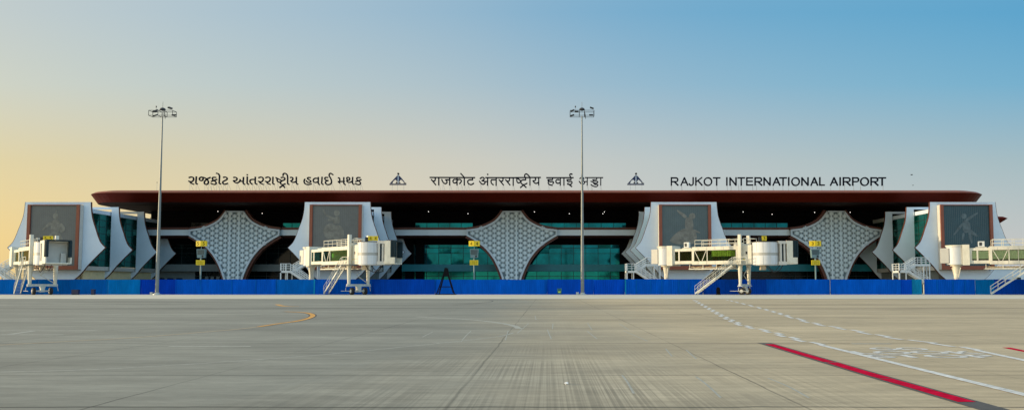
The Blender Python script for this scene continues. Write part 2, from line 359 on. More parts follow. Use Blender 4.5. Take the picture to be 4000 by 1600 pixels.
def fn(b):
    for wd_, x0, x1, y0, y1 in (('STOP', 5.90, 8.22, 13.98, 14.62), ('LOOK', 5.92, 8.38, 14.78, 15.42), ('GO', 6.62, 7.76, 15.62, 16.26)):
        text_geo(wd_, b, x0, y0, x1-x0-.05, y1-y0-.02, .004, 'XY'); text_geo(wd_, b, x0+.05, y0+.02, x1-x0-.05, y1-y0-.02, .006, 'XY')
marking('road_lettering', M['road_w'], 'worn white words STOP LOOK GO painted between the two white lines', fn)
def fn(b): ribbon(b, g2([(-60, 1349), (0, 1346), (300, 1330), (543, 1316), (897, 1287), (1012, 1275)]), .16, .003)
marking('taxi_line', M['road_yf'], 'thin faded cream taxi line running in from the frame edge', fn)
def fn(b): ribbon(b, g2([(1010, 1275), (1087, 1263), (1160, 1253), (1205, 1242), (1222, 1232), (1212, 1224), (1180, 1219), (1114, 1216)]), (.16, .24), .006)
marking('taxi_line', M['road_y'], 'bright orange yellow curved taxi line', fn)
def fn(b): ribbon(b, g2([(1010, 1275), (1087, 1263), (1160, 1253), (1205, 1242), (1222, 1232), (1212, 1224), (1180, 1219), (1114, 1216)]), (.22, .40), .003)
marking('line_edging', M['road_k'], 'dark edging under the curved orange taxi line', fn)
def fn(b): ribbon(b, g2([(1081, 1188), (1105, 1194), (1140, 1196), (1168, 1196)]), .3, .006)
marking('taxi_line', M['road_y'], 'short worn orange scrap of taxi line beyond the curved one', fn)
def fn(b): ribbon(b, g2([(0, 1451), (400, 1440), (930, 1408), (1300, 1380), (1560, 1355), (1800, 1330), (1952, 1312), (2006, 1298)]), .06, .0015)
marking('guide_line', M['road_wf'], 'long thin pale guide line curving across the apron', fn)
def fn(b): ribbon(b, g2([(2028, 1282), (1996, 1268), (1900, 1253), (1789, 1244), (1626, 1236)]), .20, .002)
marking('guide_line', M['road_wf'], 'faint pale arc closing the long thin guide line', fn)
def fn(b):
    for i, l in enumerate(([(0, 1290), (380, 1289)], [(0, 1305), (250, 1305)], [(40, 1304), (130, 1291)], [(293, 1228), (400, 1225), (473, 1226)], [(660, 1351), (980, 1351)], [(3325, 1341), (3480, 1341)])):
        ribbon(b, g2(l), .16, .002)
marking('parking_line', M['road_wf'], 'group of short worn white lines lying on the apron', fn)
def fn(b):
    for l in ([(1840, 1291), (1820, 1310), (1801, 1333)], [(1985, 1290), (1974, 1327)], [(2138, 1286), (2153, 1322)], [(2160, 1262), (2158, 1283)], [(2293, 1291), (2332, 1322)], [(2295, 1260), (2312, 1287)],
              [(2435, 1290), (2530, 1331)], [(2418, 1262), (2458, 1288)], [(2430, 1464), (2450, 1490), (2475, 1535)], [(2090, 1232), (2094, 1248)], [(2718, 1469), (2760, 1500), (2815, 1551)], [(3000, 1475), (3080, 1508), (3160, 1552)],
              [(1690, 1295), (1650, 1315)], [(2065, 1262), (2020, 1300)], [(2600, 1360), (2625, 1390)], [(2680, 1365), (2720, 1400)]):
        ribbon(b, g2(l), .028, .0015)
marking('scratch_marks', M['road_wf'], 'thin pale scratches scattered over the concrete', fn)
def fn(b):
    ribbon(b, g2([(1770, 1191), (1880, 1182), (1915, 1178), (1925, 1174), (1910, 1173)]), .10, .006)
marking('tyre_trace', M['road_k'], 'thin dark hooked trace far out on the apron', fn)
b = MB()
for i in range(6):
    a = i*1.05; b.add([(0, 0, .01), (.05*math.cos(a), .05*math.sin(a), .005+.02*(i % 2)), (.055*math.cos(a+1), .05*math.sin(a+1), .03), (.01, .01, .05)], [(0, 1, 3), (1, 2, 3), (0, 2, 3), (0, 1, 2)])
o = b.build('litter', M['paper']); o.location = gnd(2212, 1500); o.scale = (.6, .6, .7); tag(o, 'crumpled white scrap of paper on the bare concrete', 'litter')
# ------------------------------------------------------------------ terminal building
TB = empty('terminal_building', (0, 145, 0)); tag(TB, 'long airport terminal with deep brown roof, white band and dark glass front', 'building')
def tp(name, m, fn, smooth=False, parent=None):
    b = MB(); b.T = Matrix.Translation((0, -145, 0)); fn(b); return b.build(name, m, parent or TB, smooth)
def X(px, Y): return (px-PX)*Y/F
def Z(py, Y): return at(PX, py, Y).z
Yr = 132.
# roof: profile lofted with swept ends
def roof_geo(b, xl, xr, Y0, Y1, zt, dz=1.0, mi=0):
    # rings of (inset from ends, y, z)
    prof = [(.0, Y0+.9, zt-.45, 1), (.55*dz, Y0, zt-.0, 0)]
zt = Z(740.5, Yr)
def ring(xl, xr, y0, y1, r, z, n=9):
    c = [(xl+r-r*math.cos(R(90*i/n)), y0+r-r*math.sin(R(90*i/n)), z) for i in range(n+1)]
    d = [(xr-r+r*math.sin(R(90*i/n)), y0+r-r*math.cos(R(90*i/n)), z) for i in range(n+1)]
    return c+d+[(xr, y1, z), (xl, y1, z)]
zsof = Z(789, 133.5)
def fn(b):
    lv = [ring(-75, 72.5, Yr+2.2, 214, 4, zt+.02), ring(-79, 75.4, Yr+.5, 215, 5.3, zt-.05), ring(-80.5, 76.5, Yr+.12, 216, 5.8, zt-.2), ring(-81.2, 77.2, Yr, 216, 6, zt-.5),
          ring(-81.15, 77.15, Yr+.1, 216, 6, zt-.62), ring(-80.8, 76.7, 133.5, 214, 6, zsof)]
    n = len(lv[0]); vs = [p for l in lv for p in l]; fs = [tuple(range(n))]+[(i*n+k, i*n+(k+1) % n, (i+1)*n+(k+1) % n, (i+1)*n+k) for i in range(len(lv)-1) for k in range(n)]
    b.add(vs, fs); b.mi = [1 if i <= 3*n else 0 for i in range(len(b.mi))]
ro = tp('roof', [M['roofb'], M['brown']], fn)
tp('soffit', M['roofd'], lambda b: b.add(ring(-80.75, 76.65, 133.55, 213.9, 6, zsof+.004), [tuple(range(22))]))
tp('soffit_groove', M['dark'], lambda b: [b.box(-78, 74, y, y+.12, zsof-.03, zsof) for y in (138.5, 142.5, 146.5)])
def fn(b):
    x0, x1 = X(600, Yr), X(3700, Yr); b.box(x0, x1, Yr+2.3, Yr+2.5, zt+.03, zt+.16)
tp('parapet_flashing', M['roofw'], fn)
def fn(b):
    Yb = 190.; zb = Z(841, Yb); xr = X(3943, Yb); vs = []
    for ins, d, z in ((4, 2, zb), (1, .3, zb-.25), (0, 0, zb-.7), (2.6, 3, Z(890, Yb))): vs += [(40, Yb+d, z), (xr-ins, Yb+d, z), (xr-ins, 230, z), (40, 230, z)]
    b.add(vs, [(0, 1, 2, 3)]+[(4*i+k, 4*i+(k+1) % 4, 4*i+4+(k+1) % 4, 4*i+4+k) for i in range(3) for k in range(4)]+[(12, 13, 14, 15)])
tp('rear_canopy', M['roofb'], fn)
# band and cap
z0b, z1b, zc = Z(918.6, 142), Z(896.6, 142), Z(887.5, 142)
dia = [912., 1999., 3269.]
segs = [(555, dia[0]-178), (dia[0]+178, dia[1]-177), (dia[1]+171, dia[2]-178)]
for a, c in segs:
    o = tp('white_band', M['band'], lambda b: b.box(X(a, 142), X(c, 142), 142, 147.0, z0b, z1b))
    tp('band_cap', M['rimb'], lambda b: b.box(X(a, 142), X(c, 142), 141.95, 147.0, z1b+.003, zc), parent=None)
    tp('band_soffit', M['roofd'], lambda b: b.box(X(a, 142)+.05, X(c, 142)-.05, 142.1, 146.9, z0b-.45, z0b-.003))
xL, xR = X(560, 148), X(3640, 148)
tp('upper_wall', M['dark'], lambda b: (b.box(xL, xR, 150.3, 151, zc-.2, zsof-.002), b.box(xL, xR, 149.9, 150.2, Z(852, 150), Z(850, 150))))  # deep shadow under the roof put into the near-black wall colour
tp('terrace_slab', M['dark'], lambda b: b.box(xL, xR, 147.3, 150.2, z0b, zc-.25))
def mull(b, x0, x1, z0, z1, Y, dx, zs, wd=.07, zoff=0):
    n = max(1, round((x1-x0)/dx))
    for i in range(n+1):
        x = x0+(x1-x0)*i/n; b.box(x-wd/2, x+wd/2, Y-.08, Y-.003, z0, z1)
    for z in zs: b.box(x0, x1, Y-.06, Y-.004, z-wd/2, z+wd/2)
for a, c, g in ((744, 808, 'dglass'), (1102, 1174, 'teal'), (1621, 1846, 'teal'), (2107, 2446, 'teal'), (2815, 3080, 'teal')):
    Yw = 149.6; z0, z1 = zc-.2, Z(870, Yw)
    o = tp('clerestory_window', M[g], lambda b: b.box(X(a, Yw), X(c, Yw), Yw, Yw+.15, z0, z1))
    tp('mullion', M['mull'], lambda b: mull(b, X(a, Yw), X(c, Yw), z0, z1+.02, Yw, 2.3, [z1]), parent=o)
# ground and first floor front
Yg = 147.2
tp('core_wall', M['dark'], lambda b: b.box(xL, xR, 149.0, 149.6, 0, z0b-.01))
zs0, zs1 = Z(1058.5, 146), Z(1031.5, 146)
bays = [(560, 760, 'dglass', 'greyw'), (760, 1180, 'dglass', 'greyw'), (1570, 2480, 'teal', 'spandrel'), (2820, 3440, 'dglass', 'spandrel')]  # outer bays: darker reflection put into a separate glass colour
def panes(b, x0, x1, Y0, z0, z1, dx, zs, j=.022):
    n = max(1, round((x1-x0)/dx)); zz_ = sorted([z0, z1]+[z for z in zs if z0 < z < z1])
    for i in range(n):
        for za, zb in zip(zz_, zz_[1:]):
            xa, xb = x0+(x1-x0)*i/n, x0+(x1-x0)*(i+1)/n; t, u = random.uniform(-j, j), random.uniform(-j, j)
            vs = [(xa, Y0-t-u, za), (xb, Y0+t-u, za), (xb, Y0+t+u, zb), (xa, Y0-t+u, zb)]; vs += [(x, Y0+.12, z) for x, y, z in vs]
            b.add(vs, [(0,1,2,3),(7,6,5,4),(0,4,5,1),(1,5,6,2),(2,6,7,3),(3,7,4,0)])
for a, c, g, sp in bays:
    zt1 = Z(955, Yg)
    o = tp('curtain_wall', M[g], lambda b: panes(b, X(a, Yg), X(c, Yg), Yg+.06, zs1, zt1, 2.35, [Z(989, Yg), Z(968, Yg)]))
    tp('mullion', M['mull'], lambda b: mull(b, X(a, Yg), X(c, Yg), zs1, zt1+.03, Yg, 2.35, [Z(989, Yg), zt1, Z(968, Yg)]), parent=o)
    tp('floor_band', M[sp], lambda b: b.box(X(a, 146), X(c, 146), 146, 147.1, zs0, zs1))
    o = tp('ground_window', M['dglass' if g != 'teal' else 'tealsd'], lambda b: b.box(X(a, Yg), X(c, Yg), Yg+.3, Yg+.5, .3, zs0-.003))
    tp('mullion', M['mull'], lambda b: mull(b, X(a, Yg), X(c, Yg), .3, zs0-.05, Yg+.3, 2.35, [Z(1078, Yg)], .1), parent=o)
tp('plinth', M['greyw'], lambda b: b.box(xL, xR, 146.8, 148.9, 0, .28))
tp('soffit_shadow', M['dark'], lambda b: [b.box(X(a, Yg), X(c, Yg), Yg+.3, Yg+.5, Z(955, Yg), z0b-.02) for a, c, g, s_ in bays])  # dark boxes imitating the soffit shadow above the glass
# dark blocks imitating fin reflections at the middle bay's ends, planting and shelves seen low behind the glass
tp('fin_reflection', M['dark'], lambda b: [b.box(X(p, 146.9)-.7, X(p, 146.9)+.7, 146.4, 147.1, 0, z0b-.5) for p in (1600, 1640)])
tp('fin_reflection', M['dark'], lambda b: [b.box(X(p, 146.9)-.9, X(p, 146.9)+.9, 146.4, 147.1, 0, z0b-.5) for p in (2440, 2475)])
tp('storage_shutter', M['greyw'], lambda b: [b.box(X(p, 146.9)-.3, X(p, 146.9)+.3, 147.2, 147.4, 0, 2.9) for p in (806, 828, 850, 1200, 1215)])
tp('pavement_windows', M['dark'], lambda b: [b.box(X(p, 146.9)-.55, X(p, 146.9)+.55, 147.1, 147.42, 1.2, 2.6) for p in (630, 665, 700)])
tp('ground_wall', M['greyw'], lambda b: b.box(X(560, 146.9), X(760, 146.9), 147.25, 147.45, 0, zs0-.01))
# soffit lamps
for i, (px, py) in enumerate([(851, 827), (1024, 835), (1674, 828), (1828, 836), (2088, 829), (2224, 836), (2361, 829), (2355, 836), (2497, 829), (2903, 829), (3016, 838), (3182, 831), (3321, 831)]):
    Yl = 149.4; p = at(px, py, Yl)
    o = empty('ceiling_lamp', p+Vector((0, 0, .1)))
    part('housing', M['lamp'], o, lambda b: b.tube([(0, 0, .1), (0, 0, .9)], .03, 6))
    part('bulb', M['led'], o, lambda b: b.cyl(0, 0, -.05, .05, .045, 10))
    tag(o, 'small lit spot lamp hanging in the dark recess under the brown roof', 'lamp', 'lit lamps under the roof')
# ------------------------------------------------------------------ lattice diamonds
def lattice(cpx, label):
    Yd = 141.2; cx = X(cpx, Yd); k = Yd/F
    T = empty('lattice_screen', (cx, Yd, 0)); tag(T, label, 'lattice screen', 'star patterned lattice screens on the facade')
    zz = lambda py: Z(py, Yd)
    up = [(35, 823), (61, 856), (93, 876), (131, 889.5), (178, 896)]
    lo = [(178, 919.5), (148, 937), (109, 965), (77, 1002), (56, 1039.7), (43, 1071.7), (37, 1092), (29, 1150)]
    U = smooth_pts([(d*k, zz(p)) for d, p in up], 5); Lw = smooth_pts([(d*k, zz(p)) for d, p in lo], 5)
    Lw[-1] = (Lw[-1][0], 0.0)
    right = U+Lw; outline = right+[(-x, z) for x, z in right[::-1]]
    def inset(pts, d):
        c = []; n = len(pts)
        for i in range(n):
            a = Vector(pts[i-1]); e = Vector(pts[(i+1) % n]); t = (e-a).normalized(); nn = Vector((t.y, -t.x)); c.append((pts[i][0]-nn.x*(-d)*-1, pts[i][1]-nn.y*(-d)*-1))
        return c
    def off(pts, d):
        out = []
        for i, p in enumerate(pts):
            a = Vector(pts[max(i-1, 0)]); e = Vector(pts[min(i+1, len(pts)-1)]); t = (e-a).normalized(); out.append((p[0]+t.y*-d*-1, p[1]-t.x*-d*-1*1))
        return out
    # border strips along the curves: white inside, brown rim behind and outside
    def strip(b, pts, d0, d1, y0, y1, sgn):
        A_, B_ = [], []
        for i, p in enumerate(pts):
            a = Vector(pts[max(i-1, 0)]); e = Vector(pts[min(i+1, len(pts)-1)]); t = (e-a).normalized(); n = Vector((t.y, -t.x)) # right-hand normal = outward for our order
            n = Vector((-t.y, t.x)) if n.x < 0 and False else n
            A_.append((sgn*(p[0]-n.x*d0*-1), p[1]-n.y*d0*-1)); B_.append((sgn*(p[0]-n.x*d1*-1), p[1]-n.y*d1*-1))
        for i in range(len(pts)-1):
            q = [A_[i], A_[i+1], B_[i+1], B_[i]]; b.add([(x, y0, z) for x, z in q]+[(x, y1, z) for x, z in q], [(0,1,2,3),(7,6,5,4),(0,4,5,1),(1,5,6,2),(2,6,7,3),(3,7,4,0)])
    def f1(b):
        for s in (1, -1): strip(b, U, 0, .36, -.12, .25, s); strip(b, Lw, 0, .36, -.12, .25, s)
        b.box(-U[0][0], U[0][0], -.12, .25, zz(823)-.25, zz(823))
        for s in (1, -1): b.box(min(s*178*k, s*(178*k-.3)), max(s*178*k, s*(178*k-.3)), -.11, .25, zz(919.5), zz(896))
    part('border', M['fin'], T, f1)
    for s in (1, -1):
        part('brown_rim', M['rimb'], T, lambda b: strip(b, U, .05, -.44, .3, 1.5, s)); part('brown_rim', M['rimb'], T, lambda b: strip(b, Lw, .05, -.42, .3, 1.5, s))
    part('backing', M['latback'], T, lambda b: b.prism([(x*.985, z) for x, z in outline], .35, .55))
    def halfw(z):
        best = 0
        for i in range(len(right)-1):
            (xa, za), (xb, zb) = right[i], right[i+1]
            if (za-z)*(zb-z) <= 0 and abs(za-zb) > 1e-6: best = max(best, xa+(xb-xa)*(z-za)/(zb-za))
        return best
    def f3(b):
        dx, dz = .80, .90; top = zz(823)-.3; j = 0; z = .4
        while z < top:
            i = -12
            while i <= 12:
                x = (i+(.5 if j % 2 else 0))*dx*1.0
                x = i*dx; zc_ = z+(dz/2 if i % 2 else 0)
                hw = halfw(min(zc_, top))-.42
                if abs(x) < hw and zc_ < top-.1:
                    n = 16; r0, r1 = .37, .29
                    pts = [(x+(r0 if q % 2 == 0 else r1)*math.cos(2*math.pi*q/n), zc_+(r0 if q % 2 == 0 else r1)*math.sin(2*math.pi*q/n)) for q in range(n)]
                    b.prism(pts, .0, .06)
                    for q in range(6):
                        a = math.pi/6+q*math.pi/3+.0; cxx, czz = x+.47*math.cos(a), zc_+.45*math.sin(a)
                        if abs(cxx) > hw+.3: continue
                        b.bar((x+.2*math.cos(a), .12, zc_+.2*math.sin(a)), (cxx, .12, czz), .055, .03)
                        a2 = a+math.pi/3; b.bar((cxx, .10, czz), (x+.47*math.cos(a2), .10, zc_+.45*math.sin(a2)), .06, .03)
                i += 1
            j += 1; z += dz
    part('star_tracery', M['lat'], T, f3)
    def f4(b):
        for s in (-.85, .85):
            b.box(s-.14, s+.14, -.03, -.01, .2, zz(823)-.2)
    part('rib', M['lat'], T, f4)
M['lat'] = mat('tracery_white', (.72, .84, .89), .5, var=.08)
M['latback'] = mat('lattice_void', (.20, .27, .30), .7, var=.2)
lattice(dia[0], 'white star lattice diamond behind the blank yellow topped guidance post with sign 5 5')
lattice(dia[1], 'white star lattice diamond in the middle bay, above the black trestle')
lattice(dia[2], 'white star lattice diamond whose outer tip ends free near the last gate')
# ------------------------------------------------------------------ gate pavilions
FP = [(5.2, 14.42), (5.25, 13.5), (5.4, 12.3), (5.7, 11.2), (6.1, 10.1), (6.45, 9.08), (6.95, 8.0), (7.73, 7.18), (7.12, 6.57), (6.48, 5.92), (5.95, 5.36), (5.06, 4.39), (4.37, 3.5), (3.72, 2.77), (2.83, 2.0), (1.9, 1.0), (1.3, 0)]
UP = smooth_pts(FP[:8], 4); LO = smooth_pts(FP[7:], 4)
PR = UP+LO[1:]
OW, OT, OB = 4.0, .38, 3.6
def fin_geo(b, y0, top=None):
    y1 = y0+.28
    pr = PR if top is None else [(0, 0)]+[]
    if top is not None:
        pr = [p for p in PR if p[1] < top]; i = len(PR)-len(pr); a, c = PR[i-1], PR[i]; t = (top-a[1])/(c[1]-a[1]); pr = [(a[0]+(c[0]-a[0])*t, top)]+pr
    ztop = pr[0][1]; ot = ztop-OT if top is None else None
    def hw(z):
        for (xa, za), (xb, zb) in zip(pr, pr[1:]):
            if za >= z >= zb: return xa+(xb-xa)*(za-z)/(za-zb)
        return pr[-1][0]
    if top is not None: z_open = ztop
    else: z_open = ot
    # webs (both sides), as strips between the curved edge and the straight opening edge
    for s in (1, -1):
        zs = sorted({p[1] for p in pr if OB < p[1] < z_open} | {OB, z_open}, reverse=True)
        poly = [(s*hw(z), z) for z in zs]+[(s*OW, OB), (s*OW, z_open)]
        b.prism(poly, y0, y1, 0, 0)
    lo = [p for p in pr if p[1] < OB]; poly = [(hw(OB), OB)]+lo; poly = poly+[(-x, z) for x, z in poly[::-1]]; b.prism(poly, y0, y1, 0, 0)
    if top is None: b.prism([(-hw(z_open), z_open), (hw(z_open), z_open), (pr[0][0], ztop), (-pr[0][0], ztop)], y0, y1, 0, 0)
    # edge cladding 2 cm proud
def trim_geo(b, y0, top=None, s=1):
    pr = PR if top is None else [p for p in PR if p[1] < top-.01]
    if True:
        for i in range(len(pr)-1):
            a, c = Vector(pr[i]), Vector(pr[i+1]); t = (c-a).normalized(); n = Vector((-t.y, t.x))
            if n.x < 0: n = -n
            q = [a+n*.003, c+n*.003, c+n*.04, a+n*.04]
            b.add([(s*v.x, y0-.02, v.y) for v in q]+[(s*v.x, y0+.34, v.y) for v in q], [(0,1,2,3),(7,6,5,4),(0,4,5,1),(1,5,6,2),(2,6,7,3),(3,7,4,0)])
FY = [122., 130., 138.2, 145.2]
def blob(b, pts, y, k): b.prism(smooth_loop(pts), y-.004*k-.012, y-.001)
def smooth_loop(p):
    if len(p) > 12: return p
    n = len(p); q = []
    for i in range(n):
        a, c = Vector(p[i]), Vector(p[(i+1) % n]); q += [tuple(a*.8+c*.2), tuple(a*.2+c*.8)]
    n = len(q); r = []
    for i in range(n):
        a, c = Vector(q[i]), Vector(q[(i+1) % n]); r += [tuple(a*.75+c*.25), tuple(a*.25+c*.75)]
    return r
def ell(cx, cz, rx, rz, n=18, rot=0): return [(cx+rx*math.cos(t)*math.cos(rot)-rz*math.sin(t)*math.sin(rot), cz+rx*math.cos(t)*math.sin(rot)+rz*math.sin(t)*math.cos(rot)) for t in [2*math.pi*i/n for i in range(n)]]
def gate(cx, label, fig, side=1, base='beige', glassm='tealsd', pan='mural'):
    T = empty('gate_pavilion', (cx, 122, 0)); tag(T, label, 'gate pavilion', 'finned gate pavilions along the terminal')
    yo = lambda Y: Y-122
    for i, Yf in enumerate(FY):
        tp_ = None if i < 3 else 10.2
        f = part('fin', M['fin'], T, lambda b: fin_geo(b, yo(Yf), tp_)); part('edge_trim', M['edge'], f, lambda b: trim_geo(b, yo(Yf), tp_, 1)); part('edge_trim', M['edge'], f, lambda b: trim_geo(b, yo(Yf), tp_, -1))
    bw = 3.55
    for s in (-1, 1):
        g = part('side_glass', M[glassm], T, lambda b: b.box(s*bw-.05, s*bw+.05, yo(123.2), yo(147), 4.35, 12.95))
        def f(b):
            for z in (5.4, 6.5, 7.6, 8.7, 9.8, 10.9, 12.0): b.box(s*bw-.1, s*bw+.1, yo(123.2), yo(147), z-.035, z+.035)
            y = 123.3
            while y < 147: b.box(s*bw-.09, s*bw+.09, yo(y)-.04, yo(y)+.04, 4.36, 12.9); y += 2.0
        part('mullion', M['mull'], g, f)
    part('roof_slab', M['fin'], T, lambda b: b.box(-bw-.25, bw+.25, yo(121.9), yo(147), 12.98, 13.6))
    part('floor_slab', M['creamd'], T, lambda b: b.box(-bw-.2, bw+.2, yo(121.9), yo(147), 3.65, 4.32))
    part('front_wall', M['fin'], T, lambda b: b.box(-bw+.1, bw-.1, yo(121.8), yo(123.1), 3.75, 12.95))
    part('base_wall', M[base], T, lambda b: (b.box(-3.2, 3.2, yo(124), yo(146.5), 0, 3.62), [b.box(-3.24, -3.21, yo(y), yo(y)+.08, 0, 3.6) for y in (128, 134, 140)], [b.box(3.21, 3.24, yo(y), yo(y)+.08, 0, 3.6) for y in (126, 128, 132, 136, 140)]))
    part('service_door', M['mull'], T, lambda b: (b.box(1.0, 1.06, yo(123.95), yo(123.99), 0, 2.9), b.box(1.0, 2.9, yo(123.95), yo(123.99), 2.84, 2.9), b.box(2.84, 2.9, yo(123.95), yo(123.99), 0, 2.84)))
    # mural panel
    P_ = part('mural_panel', M[pan], T, lambda b: b.box(-3.62, 3.62, yo(121.12), yo(121.5), 4.3, 13.78))
    part('panel_frame', M['brown'], P_, lambda b: (b.box(-4.1, -3.623, yo(120.9), yo(121.78), 3.7, 13.92), b.box(3.623, 4.1, yo(120.9), yo(121.78), 3.7, 13.92), b.box(-3.62, 3.62, yo(120.92), yo(121.7), 13.783, 13.9), b.box(-3.62, 3.62, yo(120.92), yo(121.7), 3.7, 4.297)))
    part('side_cladding', M['creamd'], P_, lambda b: (b.box(-4.14, -4.103, yo(121.1), yo(121.95), 3.72, 13.9), b.box(4.103, 4.14, yo(121.1), yo(121.95), 3.72, 13.9)))
    part('panel_seam', M['greyw'], P_, lambda b: [b.box(x-.009, x+.009, yo(121.115), yo(121.119), 4.3, 13.78) for x in [-3.3+.3*i for i in range(23)]])
    part('painted_dancer', M['muralfig_t' if pan == 'mural_t' else 'muralfig'], P_, lambda b: [blob(b, q, yo(121.12), k) for k, q in enumerate(fig)])
    return T
sg = lambda pts, w: pts
def limb(x0, z0, x1, z1, w0, w1):
    d = Vector((x1-x0, z1-z0)).normalized(); n = Vector((-d.y, d.x))
    return [(x0+n.x*w0, z0+n.y*w0), (x1+n.x*w1, z1+n.y*w1), (x1+d.x*w1*.7, z1+d.y*w1*.7), (x1-n.x*w1, z1-n.y*w1), (x0-n.x*w0, z0-n.y*w0)]
fig1 = [ell(.25, 12.1, .42, .5), [(-.45, 11.3), (.3, 11.6), (1.0, 11.3), (1.0, 9.4), (-.45, 9.4)], limb(-.4, 11.1, -1.7, 9.9, .28, .16), [(-.5, 9.5), (1.1, 9.5), (1.7, 8.), (1.0, 6.4), (-.9, 6.4), (-1.3, 8.1)], [(1.0, 11.2), (1.75, 10.6), (1.9, 9.9), (1.4, 9.5), (1.0, 9.6)], limb(.3, 12.5, .4, 13.2, .1, .05)]
fig2 = [ell(.15, 12.6, .45, .5), limb(-.1, 11.6, -1.6, 12.3, .2, .14), limb(-1.6, 12.3, -2.0, 13.1, .14, .1), limb(.2, 11.5, -1.2, 11.5, .2, .14), [(-.3, 11.9), (.6, 12.1), (.65, 10.9), (-.5, 10.9)], ell(-.75, 9.7, 1.15, 1.25), ell(.35, 9.3, 1.0, 1.4), limb(-.2, 8.6, -.5, 7.4, .3, .15), limb(.6, 8.2, .9, 7.0, .3, .15)]
fig3 = [ell(1.15, 12.1, .5, .5), limb(.2, 11.9, -1.2, 13.0, .32, .12), [(.1, 12.0), (1.2, 11.8), (1.4, 10.0), (-.1, 10.)], [(-.2, 10.2), (1.4, 10.2), (2.0, 8.6), (1.2, 7.6), (-1.6, 7.7), (-2.6, 8.2), (-1.5, 9.4)], limb(1.2, 9.9, 2.3, 9.5, .22, .1)]
fig4 = [ell(-.35, 12.1, .42, .42), limb(-.1, 11.4, 1.8, 12.6, .25, .12), [(-.5, 11.6), (.55, 11.2), (.7, 9.6), (-.6, 9.4)], limb(-.5, 11., -2.0, 9.2, .22, .12), limb(.4, 9.8, 1.6, 9.0, .35, .15), limb(.4, 9.6, .7, 7.9, .25, .15), limb(-.5, 9.5, -.7, 8.2, .2, .12)]
GX = [-77.8, -33.4, 21.6, 65.9]
gate(GX[0], 'gate pavilion at the golden roof end, mural of seated dancer with veil', fig1)
gate(GX[1], 'gate pavilion with mural of dancer raising both arms in a round skirt', fig2, base='greyw')
gate(GX[2], 'gate pavilion with mural of dancer reaching up over a wide trailing skirt', fig3, base='greyw', pan='mural_b')
gate(GX[3], 'gate pavilion with mural of leaping dancer, its fin edges lit orange', fig4, base='greyw', pan='mural_t')
# ------------------------------------------------------------------ roof lettering
YS = 134.5
def sgn_part(parent, ox, oy, s, groups, name, wpx=4.9):
    # strokes that touch form one letter
    def pts_of(g): return [g[0][:2]] if len(g) == 1 and len(g[0]) == 3 else smooth_pts([p[:2] for p in g], 6)
    P_ = []
    for g in groups:
        q = pts_of(g); o = []
        for a, c in zip(q, q[1:]):
            n = max(1, int(math.dist(a, c)/10)); o += [(a[0]+(c[0]-a[0])*i/n, a[1]+(c[1]-a[1])*i/n) for i in range(n)]
        P_.append(o+[q[-1]])
    ids = list(range(len(groups)))
    for i in range(len(groups)):
        for j in range(i):
            if min(abs(a[0]-c[0])+abs(a[1]-c[1]) for a in P_[i] for c in P_[j]) < 34 and ids[i] != ids[j]:
                k = ids[i]; ids = [ids[j] if v == k else v for v in ids]
    for k0 in dict.fromkeys(ids):
        b = MB(); b.T = Matrix.Translation(-parent.location); k = 0
        for g, i in zip(groups, ids):
            if i != k0: continue
            if len(g) == 1 and len(g[0]) == 3:
                x, y, r = g[0]; c = at(ox+x*s, oy+y*s, YS); rr = r*s*YS/F*1.1
                b.prism([(c.x+rr*math.cos(t), c.z+rr*math.sin(t)) for t in [i*math.pi/6 for i in range(12)]], YS-.13, YS+.13)
            else:
                pts = [(at(ox+x*s, oy+y*s, YS).x, at(ox+x*s, oy+y*s, YS).z) for x, y in smooth_pts(g, 4)]
                k += 1; b.stroke(pts, wpx*YS/F, YS-.12-.002*(k % 9), YS+.12+.002*(k % 9))
        b.build('letter', M['navy'], parent)
def sh(g, dx, dy=0): return [[(p[0]+dx, p[1]+dy)+tuple(p[2:]) for p in q] for q in g]
def supports(parent, pxs, ztop_py):
    b = MB(); b.T = Matrix.Translation(-parent.location)
    for px in pxs:
        x = X(px, YS)*1.0; x = at(px, 735, YS).x
        b.tube([(x, YS, zt-.02), (x, YS, Z(ztop_py, YS))], .02, 5); b.tube([(x+.35, YS+1.0, zt-.02), (x, YS+.02, Z(ztop_py-4, YS))], .018, 5)
    return b.build('support_frame', M['steel'], parent)
gr = [[(135,238),(190,222),(245,235),(262,285),(235,335),(190,355),(125,338)], [(150,345),(195,395),(262,425)]]
gaa = [[(337,215),(328,330),(325,385),(340,412),(365,415)]]
gka = [[(880,235),(810,232),(785,260),(800,300),(850,335),(890,375),(880,415),(830,430),(745,400)], [(755,345),(830,320),(910,290)]]
W1 = gr+gaa+[[(515,235),(480,225),(430,250),(425,295),(465,325),(515,305),(525,265),(512,235)], [(480,226),(560,240),(625,280),(670,340),(665,400),(615,430),(565,405),(565,350),(610,300),(650,270),(725,235)]]+gka+[[(985,210),(978,330),(975,385),(990,410),(1018,412)], [(900,118),(945,130),(970,155),(988,200)], [(1095,232),(1150,225),(1195,250),(1190,290),(1130,325),(1080,355),(1080,400),(1130,425),(1210,400)]]
W2 = [[(1380,235),(1430,232),(1475,265),(1450,315),(1375,325)], [(1375,328),(1410,365),(1450,385),(1500,380),(1550,340),(1562,290)], [(1555,340),(1645,342)], [(1655,230),(1648,340),(1650,400),(1690,428)], [(1760,160,18)], [(1760,215),(1758,340),(1758,400),(1800,425)],
      [(1895,425),(1845,375),(1838,320),(1880,292),(1980,290)], [(1985,225),(1982,340),(1985,400),(2030,425)]]+sh(gr, 1945, 4)+sh(gr, 2140, 4)+[[(2478,225),(2475,340),(2475,400),(2515,425)]]
